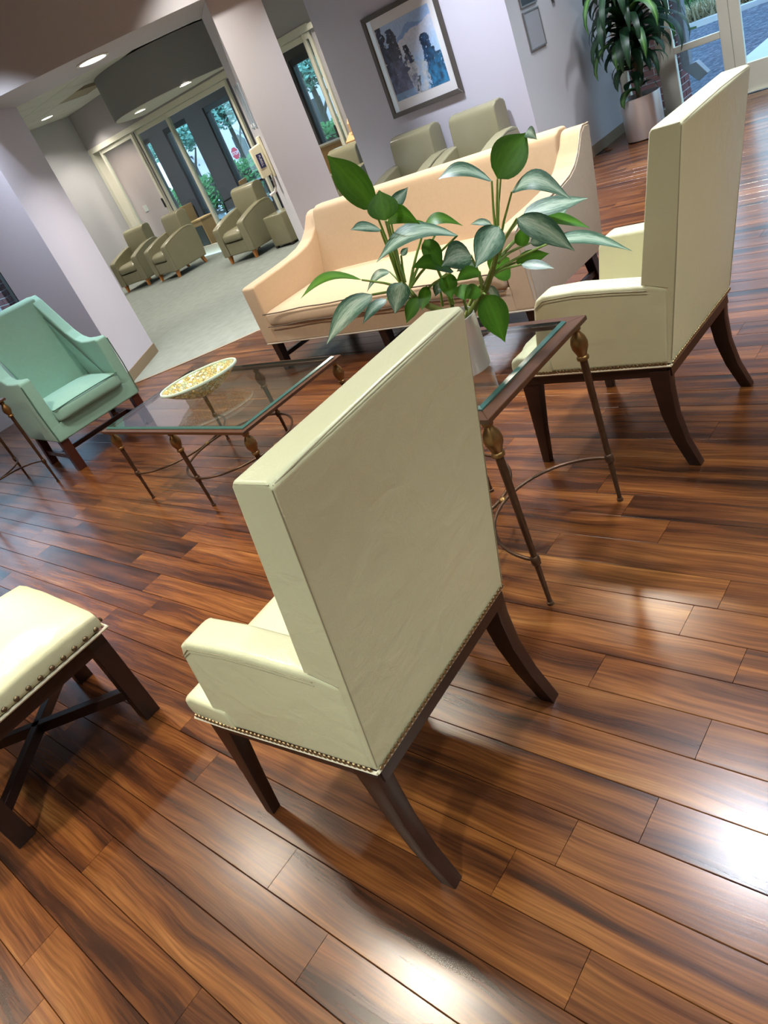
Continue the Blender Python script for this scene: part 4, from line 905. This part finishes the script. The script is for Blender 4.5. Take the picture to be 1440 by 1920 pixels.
# ---------------------------------------------------------------- glazed entrance
def bar(name, y0, z0, y1, z1, par, x0=8.5, x1=8.56): return obj(name, box(x0, y0, z0, x1, y1, z1, 0.003, 1), 'aluminium', par, 0)
t = thing('window_8', 'cream framed entrance sidelights beside the floor plant', 'window', (0, 0, 0)); t['kind'] = 'structure'
bar('mullion', 3.20, 0.0, 3.375, 2.6, t); bar('mullion', 3.71, 0.0, 3.784, 2.6, t); bar('mullion', 2.655, 0.0, 2.755, 2.6, t)
bar('rail', 2.756, 0.0, 3.199, 0.075, t); bar('rail', 3.376, 0.0, 3.709, 0.075, t)
bar('rail', 2.756, 0.545, 3.199, 0.605, t); bar('rail', 3.376, 0.545, 3.709, 0.605, t); bar('rail', 2.656, 2.601, 3.784, 2.7, t)
for y0, y1 in ((2.757, 3.198), (3.377, 3.708)):
    for z0, z1 in ((0.076, 0.544), (0.606, 2.6)): obj('pane', box(8.525, y0, z0, 8.531, y1, z1), 'window_glass', t, 0)
t = thing('door_6', 'cream framed glass entrance door behind the far armchair', 'door', (0, 0, 0)); t['kind'] = 'structure'
bar('stile', 2.555, 0.012, 2.65, 2.6, t, 8.495, 8.545); bar('stile', 1.60, 0.012, 1.69, 2.6, t, 8.495, 8.545)
bar('rail', 1.691, 0.012, 2.554, 0.26, t, 8.495, 8.545); bar('rail', 1.691, 2.5, 2.554, 2.6, t, 8.495, 8.545)
obj('pane', box(8.517, 1.692, 0.261, 8.523, 2.553, 2.499), 'window_glass', t, 0)
struct('trim_3', box(8.47, 1.6, 0.0, 8.56, 2.655, 0.011), 'aluminium', 'aluminium threshold of the entrance door', 'trim')
t = thing('window_9', 'glazed entrance front beyond the far armchair, outside the picture', 'window', (0, 0, 0)); t['kind'] = 'structure'
bar('mullion', 1.45, 0, 1.595, 2.6, t); bar('mullion', -0.1, 0, 0.0, 2.6, t); bar('rail', 0.001, 0, 1.449, 0.075, t); bar('rail', -0.1, 2.601, 2.655, 2.7, t)
obj('pane', box(8.525, 0.001, 0.076, 8.531, 1.449, 2.6), 'window_glass', t, 0)
struct('wall_entrance', join(box(8.5, -4.1, 0, 8.65, -0.101, LOBBY_Z), box(8.5, -0.101, 2.701, 8.65, 3.93, LOBBY_Z)), 'lavender', 'wall around the glazed entrance', 'wall')
# ---------------------------------------------------------------- outside
struct('ground', box(8.66, -14, -0.3, 16.35, 5.85, -0.03), 'gravel', 'blue grey gravel yard outside the entrance', 'gravel')
struct('kerb', prism([(16.3, 4.3), (16.75, 6.5), (16.95, 6.5), (16.5, 4.3), (16.0, -14), (15.8, -14)], -0.1, 0.05, 'z'), 'concrete', 'pale concrete kerb along the gravel yard', 'kerb')
struct('path', prism([(9.9, 3.24), (12.6, 3.24), (14.5, -2.0), (9.9, -2.0)], -0.03, 0.0, 'z'), 'concrete', 'smooth concrete slab outside the entrance door', 'path')
struct('ground', hexa([(16.6, -14, -0.3), (30, -14, -0.3), (30, 14, -0.3), (16.6, 14, -0.3), (16.6, -14, -0.02), (30, -14, 4.5), (30, 14, 4.5), (16.6, 14, -0.02)]), 'bank_soil', 'earth bank beyond the gravel yard', 'bank')
gb = bmesh.new()
def blade(x, y, z, h, w, az, lean):
    d = Vector((math.cos(az), math.sin(az), 0)); s = Vector((-d.y, d.x, 0)) * w
    p = Vector((x, y, z)); q = p + Vector((0, 0, h)) + d * lean
    gb.faces.new([gb.verts.new(p - s), gb.verts.new(p + s), gb.verts.new(q)])
for i in range(34000):
    x = random.uniform(17.6, 22.5) if random.random() < .8 else random.uniform(22.5, 28); y = random.uniform(2.5, 13)
    z = -0.02 + (x - 16.6) / 13.4 * 4.52
    blade(x, y, z - .02, random.uniform(0.18, 0.42), 0.018, random.uniform(0, 6.28), random.uniform(0.02, 0.18))
tag(obj('grass', gb, 'grass', smooth=0), 'long green grass on the bank beyond the gravel', 'grass', kind='stuff')
gs = bmesh.new(); gb = gs
for i in range(2600):
    x = random.uniform(16.75, 17.1); y = random.uniform(2.5, 9)
    blade(x, y, -0.03 + (x - 16.6) / 13.4 * 4.5, random.uniform(0.12, 0.32), 0.02, random.uniform(0, 6.28), random.uniform(0.1, 0.3))
tag(obj('dry_grass', gs, 'straw', smooth=0), 'dry straw coloured grass along the kerb', 'grass', kind='stuff')
def brick_pier(label, x0, y0, x1, y1, h, z0=-0.03):
    t = thing('brick_pier', label, 'pier', (x0, y0, z0)); w, d = x1 - x0, y1 - y0
    obj('core', box(0.008, 0.008, 0, w - 0.008, d - 0.008, h), 'mortar', t, 0)
    bl_, bh_, j = 0.203, 0.058, 0.011
    k = 0; meshes = {}
    def brick(xa, ya, xb, yb, z):
        key = (round(xb - xa, 3), round(yb - ya, 3))
        if key not in meshes:
            b = box(0, 0, 0, xb - xa, yb - ya, bh_, 0.003, 1); me = bpy.data.meshes.new('brick'); b.to_mesh(me); b.free(); me.materials.append(MATS['brick']); meshes[key] = me
        o = bpy.data.objects.new('brick', meshes[key]); COL.objects.link(o); o.parent = t; o.location = (xa + random.uniform(-.001, .001), ya + random.uniform(-.001, .001), z)
    z = 0.004
    while z + bh_ < h:
        # face towards the building (x = 0) and towards -y
        off = (k % 2) * (bl_ + j) / 2
        y = -off
        while y < d:
            a, b = max(y, 0), min(y + bl_, d)
            if b - a > 0.03: brick(0, a, 0.03, b, z)
            y += bl_ + j
        x = -((k + 1) % 2) * (bl_ + j) / 2 + 0.035
        while x < w:
            a, b = max(x, 0.035), min(x + bl_, w)
            if b - a > 0.03: brick(a, 0, b, 0.03, z)
            x += bl_ + j
        z += bh_ + j; k += 1
    return t
brick_pier('red brick pier outside the entrance sidelight', 8.85, 3.36, 9.25, 4.1, 2.3)
t = thing('downspout', 'grey rectangular downspout beside the brick pier outside', 'downspout', (9.02, 3.28, 0))
obj('pipe', box(-0.05, -0.045, 0.34, 0.05, 0.045, 2.4, 0.006, 1), 'downspout', t, 0)
obj('elbow', hexa([(-0.05, -0.21, 0.22), (0.05, -0.21, 0.22), (0.05, -0.11, 0.17), (-0.05, -0.11, 0.17), (-0.052, -0.11, 0.36), (0.052, -0.11, 0.36), (0.052, 0.046, 0.339), (-0.052, 0.046, 0.339)], 0.004, 1), 'downspout', t, 0)
brick_pier('red brick pier outside the window beside the left column', 3.26, 8.35, 3.5, 8.62, 2.6)
struct('wall_garden', box(0.3, 11.0, -0.1, 3.6, 11.2, 1.75), 'tan_wall', 'tan garden wall outside the left window', 'wall')
struct('ground', box(-6, 8.25, -0.4, 3.65, 30, -0.06), 'ground', 'paved ground outside the left window', 'ground')
struct('ground', box(11.25, 5.95, -0.4, 45, 60, -0.06), 'ground', 'ground outside the glazed room', 'ground')
def foliage(name, mname, label, cat, cells, n, size, parent=None, kind=None):
    """leaf cards real in space: small quads scattered through ellipsoids"""
    bm = bmesh.new()
    for i in range(n):
        c, r = random.choice(cells)
        while True:
            p = Vector((random.uniform(-1, 1), random.uniform(-1, 1), random.uniform(-1, 1)))
            if 0.25 < p.length < 1: break
        p = Vector(c) + Vector((p.x * r[0], p.y * r[1], p.z * r[2]))
        a = Vector((random.gauss(0, 1), random.gauss(0, 1), random.gauss(0, 1))).normalized(); b = a.orthogonal().normalized(); s = size * random.uniform(0.6, 1.3)
        bm.faces.new([bm.verts.new(p - a * s), bm.verts.new(p + b * s * 0.45), bm.verts.new(p + a * s), bm.verts.new(p - b * s * 0.45)])
    o = obj(name, bm, mname, parent, smooth=0, kind=kind)
    if label: tag(o, label, cat)
    return o
hc = [((14.6, y, 0.45), (0.7, 0.7, 0.62)) for y in [8.5 + 0.7 * i for i in range(19)]]
t = thing('hedge', 'long clipped green hedge outside the glazed room windows', 'hedge', (0, 0, 0))
foliage('foliage', 'hedge', None, None, hc, 26000, 0.07, t, 'stuff')
obj('twigs', join(*[box(14.2, 8.2, -0.06, 15.0, 21.5, 0.75)]), 'bark', t, 0)
foliage('flowers', 'blossom', 'small white flowers growing in front of the hedge', 'flowers', [((13.7, y, 0.05), (0.3, 0.5, 0.35)) for y in (11.5, 13, 15, 17.5)], 260, 0.045, None, 'stuff')
for k, (x, y, h, r, lab) in enumerate(((19.0, 25.4, 2.5, 1.6, 'tree behind the hedge seen through the window second from the mauve column'), (23.3, 27.4, 2.8, 1.7, 'tree behind the hedge in the window with the stop sign'), (20, 18.9, 2.6, 1.4, 'tree behind the hedge seen in the gap right of the mauve column'), (18.5, 30.6, 2.6, 1.5, 'tree behind the hedge toward the far glass door'))):
    t = thing('leafy_tree', lab, 'tree', (x, y, -0.06), 0, 'trees behind the hedge')
    obj('trunk', tube([(0, 0, 0), (0.1, 0.05, h * 0.5), (0, 0, h)], [0.14, 0.11, 0.06], 8), 'bark', t, 40)
    obj('branch', tube([(0.08, 0.04, h * 0.42), (-0.1, -0.9, h * 0.75)], [0.06, 0.03], 6), 'bark', t, 40)
    foliage('crown', 'crown', None, None, [((random.uniform(-.6, .6), random.uniform(-r, r) * .7, h * random.uniform(.90, 1.25)), (r * .7, r * .7, r * .36)) for _ in range(7)], 5200, 0.10, t, 'stuff')
t = thing('pale_building', 'pale pinkish stucco building across the street with dark openings', 'building', (28, 0, -0.06))
obj('wall', box(0, 16, 0, 6, 40, 5.0), 'stucco', t, 0); obj('roof', box(-0.6, 15.5, 5.0, 6.5, 40.5, 5.25), 'concrete', t, 0)
for y in (26.2, 32.2, 36.9): obj('window', box(-0.06, y, 0.45, -0.001, y + 0.85, 1.75), 'sign_black', t, 0)
for y in (31.2, 36.0): obj('brace', tube([(-0.5, y, 1.2), (-0.05, y + 1.5, 2.0)], 0.07, 6), 'concrete', t, 0)
t = thing('stop_sign', 'red octagonal stop sign seen through a window', 'sign', (18.0, 21.45, -0.06), math.radians(0))
oct_ = [(0.20 * math.cos(math.radians(22.5 + 45 * i)), 1.20 + 0.20 * math.sin(math.radians(22.5 + 45 * i))) for i in range(8)]
obj('post', box(0.012, -0.025, 0, 0.04, 0.025, 1.36), 'brushed_steel', t, 0)
fcp = obj('sign_face', prism(oct_, -0.006, 0.010, 'x'), 'red_sign', t, 0)
oc2 = [(0.205 * math.cos(math.radians(22.5 + 45 * i)) , 1.20 + 0.205 * math.sin(math.radians(22.5 + 45 * i))) for i in range(8)]
obj('border', prism([(u * 1.06, 1.2 + (v - 1.2) * 1.06) for u, v in oc2], -0.003, 0.008, 'x'), 'white_ink', t, 0)
text_part('lettering', 'STOP', 0.15, 'white_ink', fcp, basis((0, -1, 0), (0, 0, 1), (-1, 0, 0), (-0.008, 0, 1.20)))
# ---------------------------------------------------------------- plants
def leaf_mesh(B, T, width, arch, mname, parent, side, nl=12, fold=0.10, droop=0.0, shape=0.85, curl=0.0):
    """pointed leaf from base B to tip T, bowed upward by arch; side = width direction"""
    B, T = Vector(B), Vector(T); ax = T - B; Ln = ax.length; side = (side - ax * (side.dot(ax) / ax.length_squared)).normalized()
    nrm = ax.normalized().cross(side).normalized()
    bm = bmesh.new(); uvl = bm.loops.layers.uv.new('UVMap'); rows = []
    W_ = [(-1, 1), (-0.55, 0.72), (0, 0), (0.55, 0.72), (1, 1)]
    for i in range(nl + 1):
        s = i / nl
        e = math.sin(PI * min(1, max(0, s) ** 0.78)); e = e ** 0.72 if s < 0.38 else e ** (0.72 + 0.75 * (s - 0.38))
        wv = width * 0.5 * e if 0 < i < nl else width * 0.010
        c = B + ax * s + Vector((0, 0, 1)) * arch * math.sin(PI * s) * (1 - 0.15 * s)
        rows.append([(bm.verts.new(c + side * wv * u + nrm * (fold * wv * v + curl * wv * u * s)), (0.5 + u * 0.5, s)) for u, v in W_])
    for a, b in zip(rows[:-1], rows[1:]):
        for j in range(4):
            q = (a[j], a[j + 1], b[j + 1], b[j]); f = bm.faces.new([x[0] for x in q])
            for l, x in zip(f.loops, q): l[uvl].uv = x[1]
    return obj('leaf', bm, mname, parent, smooth=80)
LEAVES=[(1.535,1.398,1.216,1.529,1.483,1.378,0.0797,0,0.0104),(1.501,1.345,1.188,1.531,1.356,1.258,0.0793,0,0),(1.587,1.398,1.193,1.678,1.383,1.22,0.0354,1,0),(1.527,1.361,1.18,1.538,1.27,1.149,0.0462,0,0.024),(1.517,1.388,1.166,1.412,1.389,1.206,0.0207,1,0.0069),(1.638,1.244,1.074,1.418,1.351,1.11,0.0469,1,0.0452),(1.655,1.317,1.093,1.537,1.365,1.132,0.0303,0,0.0214),(1.644,1.346,1.114,1.732,1.287,1.071,0.0286,0,0.025),(1.575,1.304,1.098,1.534,1.244,1.028,0.0483,0,0),(1.641,1.224,1.014,1.51,1.226,1.039,0.0731,1,0.0139),(1.684,1.142,1.06,1.538,1.145,1.01,0.0758,1,0.0069),(1.729,1.135,1.168,1.829,1.077,1.237,0.0936,0,0.0104),(1.826,1.081,1.237,1.806,1.042,1.217,0.0283,1,0.0106),(1.787,1.159,1.165,1.88,1.141,1.163,0.025,1,0),(1.736,1.158,1.165,1.604,1.222,1.229,0.0315,1,0.028),(1.746,1.115,1.124,1.765,0.967,1.064,0.0488,1,0.0418),(1.787,1.127,1.049,1.918,1.002,1.02,0.0429,1,0.0036),(1.691,1.087,1.068,1.715,0.964,0.949,0.0612,1,0.0136),(1.83,1.092,1.012,1.928,1.021,0.936,0.0253,0,0.0108),(1.849,1.116,1.01,1.952,1.086,0.999,0.0275,1,-0.011),(1.774,1.065,0.964,1.86,0.884,0.874,0.0336,1,0.0248),(1.769,1.118,0.976,1.824,1.084,0.968,0.0321,1,0),(1.753,1.137,0.976,1.764,1.124,1.025,0.0392,0,0),(1.736,1.158,0.941,1.822,1.102,0.921,0.0393,0,0.0036),(1.719,1.131,0.938,1.728,1.042,0.909,0.0247,1,0.0035),(1.737,1.25,0.924,1.827,1.235,0.928,0.0917,0,0),(1.645,1.22,0.896,1.628,1.194,0.756,0.0812,0,0.0071),(1.717,1.258,0.89,1.771,1.271,0.771,0.0238,1,0.011),(1.631,1.205,0.968,1.532,1.215,0.986,0.0347,0,0.0104),(1.591,1.285,0.994,1.554,1.266,0.932,0.0488,0,0),(1.587,1.257,0.997,1.47,1.289,1.062,0.0345,0,0.0207),(1.469,1.477,1.058,1.321,1.576,1.085,0.0247,0,0.0352),(1.434,1.426,1.024,1.284,1.511,0.959,0.0567,1,0.0206),(1.475,1.345,1.028,1.394,1.333,0.974,0.0611,1,0.0068),(1.483,1.429,0.987,1.398,1.468,0.957,0.0298,1,0.0105),(1.551,1.442,1.04,1.512,1.519,1.007,0.0215,1,0.0179),(1.521,1.352,0.965,1.465,1.373,0.916,0.0383,0,0.0035),(1.559,1.339,0.978,1.506,1.339,0.932,0.0351,0,0),(1.565,1.393,1.074,1.596,1.387,1.083,0.0177,1,0),(1.615,1.333,0.97,1.567,1.329,0.942,0.0286,1,0),(1.585,1.245,0.957,1.552,1.222,0.923,0.0449,0,0),(1.63,1.222,0.92,1.551,1.223,0.929,0.0421,0,0.0053),(1.74,1.2,1.055,1.721,1.254,1.073,0.0179,1,0.0071),(1.669,1.238,0.979,1.585,1.244,0.995,0.0319,1,0.0053)]
PETIOLES=[(0,1.537,1.396,1.004),(1,1.537,1.396,1.004),(2,1.537,1.396,1.004),(3,1.537,1.396,1.004),(4,1.532,1.402,1.013),(5,1.544,1.387,0.986),(6,1.544,1.387,0.986),(7,1.544,1.387,0.986),(8,1.605,1.314,0.94),(9,1.67,1.236,0.923),(10,1.694,1.208,0.943),(11,1.72,1.176,1.03),(13,1.72,1.176,1.03),(14,1.717,1.18,1.032),(15,1.714,1.184,0.989),(16,1.715,1.183,0.988),(17,1.713,1.185,0.98),(18,1.715,1.183,0.973),(19,1.715,1.183,0.973),(20,1.69,1.213,0.934),(21,1.709,1.19,0.961),(22,1.706,1.194,0.956),(23,1.687,1.217,0.929),(24,1.687,1.217,0.929),(25,1.679,1.226,0.917),(26,1.663,1.245,0.887),(27,1.664,1.243,0.895),(28,1.666,1.242,0.902),(29,1.608,1.31,0.897),(30,1.553,1.377,0.949),(31,1.54,1.393,0.981),(32,1.538,1.395,0.974),(33,1.544,1.388,0.954),(34,1.543,1.389,0.952),(35,1.534,1.399,0.993),(36,1.549,1.381,0.935),(37,1.561,1.367,0.919),(38,1.54,1.392,1.005),(39,1.589,1.334,0.902),(40,1.628,1.287,0.869),(41,1.648,1.263,0.889),(42,1.715,1.183,1.011),(43,1.667,1.24,0.909)]
CANES=[[(1.623,1.293,0.839),(1.646,1.265,0.87),(1.673,1.233,0.905),(1.693,1.21,0.944),(1.706,1.193,0.978),(1.717,1.181,1.01)],[(1.598,1.291,0.851),(1.57,1.325,0.893),(1.547,1.352,0.929),(1.542,1.374,0.95),(1.537,1.396,1.002)],[(1.632,1.329,0.83),(1.628,1.333,0.883),(1.629,1.333,0.932)],[(1.649,1.325,0.829),(1.683,1.299,0.877),(1.704,1.273,0.905)]]

# leafy table plant in its steel pot
pl = thing('table_plant', 'leafy plant with silvery green leaves in a steel pot on the side table', 'plant', (1.592, 1.33, 0.697))
PO = Vector((1.592, 1.33, 0.697))
obj('pot', lathe([(0, 0), (0.072, 0), (0.0745, 0.003), (0.0765, 0.166), (0.0735, 0.166), (0.0715, 0.140), (0, 0.140)], 40), 'brushed_steel', pl, 40, label='brushed steel cylinder pot')
obj('soil', lathe([(0, 0.1405), (0.0705, 0.1405), (0.06, 0.148), (0, 0.152)], 24), 'soil', pl, 40)
VX = Vector((0.7674, 0.6411, 0))     # from the viewer's side of the table across it
for k, c in enumerate(CANES):
    pts = [Vector(p) - PO for p in c]
    obj('cane', tube(pts, [0.0125 - 0.0065 * i / (len(pts) - 1) for i in range(len(pts))] if k < 2 else 0.006, 10), 'cane', pl, 50)
for i, (bx, by, bz, tx, ty, tz, w, k, ar) in enumerate(LEAVES):
    B = Vector((bx, by, bz)) - PO; T = Vector((tx, ty, tz)) - PO; ax = T - B; Ln = ax.length
    full = max(w, 0.36 * Ln); cs = min(1, w / full); sn = math.sqrt(max(0, 1 - cs * cs))
    vd = (B + PO + T + PO) / 2 - Vector((0, 0, 1.5)); vd.normalize()
    inpl = ax.cross(vd).normalized(); best = None
    for sg in (1, -1):          # tilt the blade so that it lies open to the light from above
        sd = inpl * cs + vd * sn * sg; n_ = ax.cross(sd).normalized()
        if n_.dot(vd) > 0: n_ = -n_
        if best is None or n_.z > best[0]: best = (n_.z, sd)
    side = best[1]
    leaf_mesh(B, T, full * 1.04, ar, 'leaf_silver' if k else 'leaf_green', pl, side, fold=0.12, curl=0.10 if i % 4 == 1 else 0.0)
for i, x, y, z in PETIOLES:
    i = int(i); a = Vector((x, y, z)) - PO; b = Vector(LEAVES[i][:3]) - PO; m_ = (a + b) / 2 + Vector((0, 0, 0.006)) + VX * 0.004
    obj('petiole', tube([a, a.lerp(m_, .5) + Vector((0, 0, .003)), m_, b.lerp(m_, .5), b], [0.0046, 0.0042, 0.0036, 0.0032, 0.0028], 6), 'petiole', pl, 50)
# tall floor plant in a steel planter by the entrance
fp = thing('floor_plant', 'tall leafy floor plant in a round steel planter by the entrance', 'plant', (7.80, 3.32, 0))
obj('planter', lathe([(0, 0.012), (0.185, 0.012), (0.188, 0.016), (0.190, 0.39), (0.184, 0.39), (0.182, 0.34), (0, 0.34)], 48), 'brushed_steel', fp, 40, label='round brushed steel planter')
obj('base_ring', lathe([(0, 0), (0.180, 0), (0.180, 0.0118), (0, 0.0118)], 40), 'black_metal', fp, 40)
obj('soil', lathe([(0, 0.3405), (0.1815, 0.3405), (0.15, 0.355), (0, 0.365)], 24), 'soil', fp, 40)
obj('trunk', tube([(0.0, 0.0, 0.35), (0.01, -0.01, 0.7), (-0.01, 0.02, 1.1), (0.0, 0.0, 1.6)], [0.026, 0.024, 0.022, 0.018], 12), 'trunk', fp, 50)
obj('trunk', tube([(0.05, 0.03, 0.35), (0.05, 0.03, 0.8), (0.06, 0.02, 1.25)], [0.020, 0.018, 0.014], 12), 'trunk', fp, 50)
rng = random.Random(5)
def arc_leaf(base, az, L_, w, rise, mname):
    bm = bmesh.new(); uvl = bm.loops.layers.uv.new('UVMap'); d = Vector((math.cos(az), math.sin(az), 0)); s_ = Vector((-d.y, d.x, 0)); rows = []
    n = 9; p = Vector(base); pitch = rise; tw = rng.uniform(-.3, .3)
    for i in range(n + 1):
        t = i / n; wv = w * 0.5 * math.sin(PI * min(1, (t * 0.96 + 0.04) ** 0.75)) ** 0.7 + 0.002
        dirv = d * math.cos(pitch) + Vector((0, 0, math.sin(pitch))); nv = s_.cross(dirv)
        sd = s_ * math.cos(tw * t) + nv * math.sin(tw * t)
        rows.append([(bm.verts.new(p + sd * wv * u + nv * wv * v * -0.3 * (1 - t)), (0.5 + u / 2, t)) for u, v in ((-1, -1), (-.5, -.4), (0, 0), (.5, -.4), (1, -1))])
        p = p + dirv * (L_ / n); pitch -= (2.45 + rise * 0.6) / n * (0.6 + t * 0.9)
        if p.y > 0.40: p.y = 0.40
        if p.x > 0.62: p.x = 0.62
    for a, b in zip(rows[:-1], rows[1:]):
        for j in range(4):
            q = (a[j], a[j + 1], b[j + 1], b[j]); f = bm.faces.new([x[0] for x in q])
            for l, x in zip(f.loops, q): l[uvl].uv = x[1]
    obj('leaf', bm, mname, fp, smooth=80)
for z0, n, L0 in ((0.50, 7, 0.24), (0.62, 11, 0.36), (0.76, 17, 0.46), (0.90, 20, 0.54), (1.05, 22, 0.6), (1.22, 20, 0.6), (1.38, 17, 0.58), (1.54, 14, 0.5)):
    for i in range(n):
        az = 2 * PI * (i + rng.random() * 0.6) / n
        L_ = L0 * rng.uniform(0.85, 1.2) * (0.72 if 0.4 < az < 2.7 else 1.18)
        arc_leaf((0.015 * math.cos(az), 0.015 * math.sin(az), z0 + rng.uniform(-.06, .06)), az, L_, rng.uniform(0.07, 0.11), rng.uniform(0.35, 1.05), 'leaf_dark_stripe' if rng.random() < .18 else 'leaf_dark')
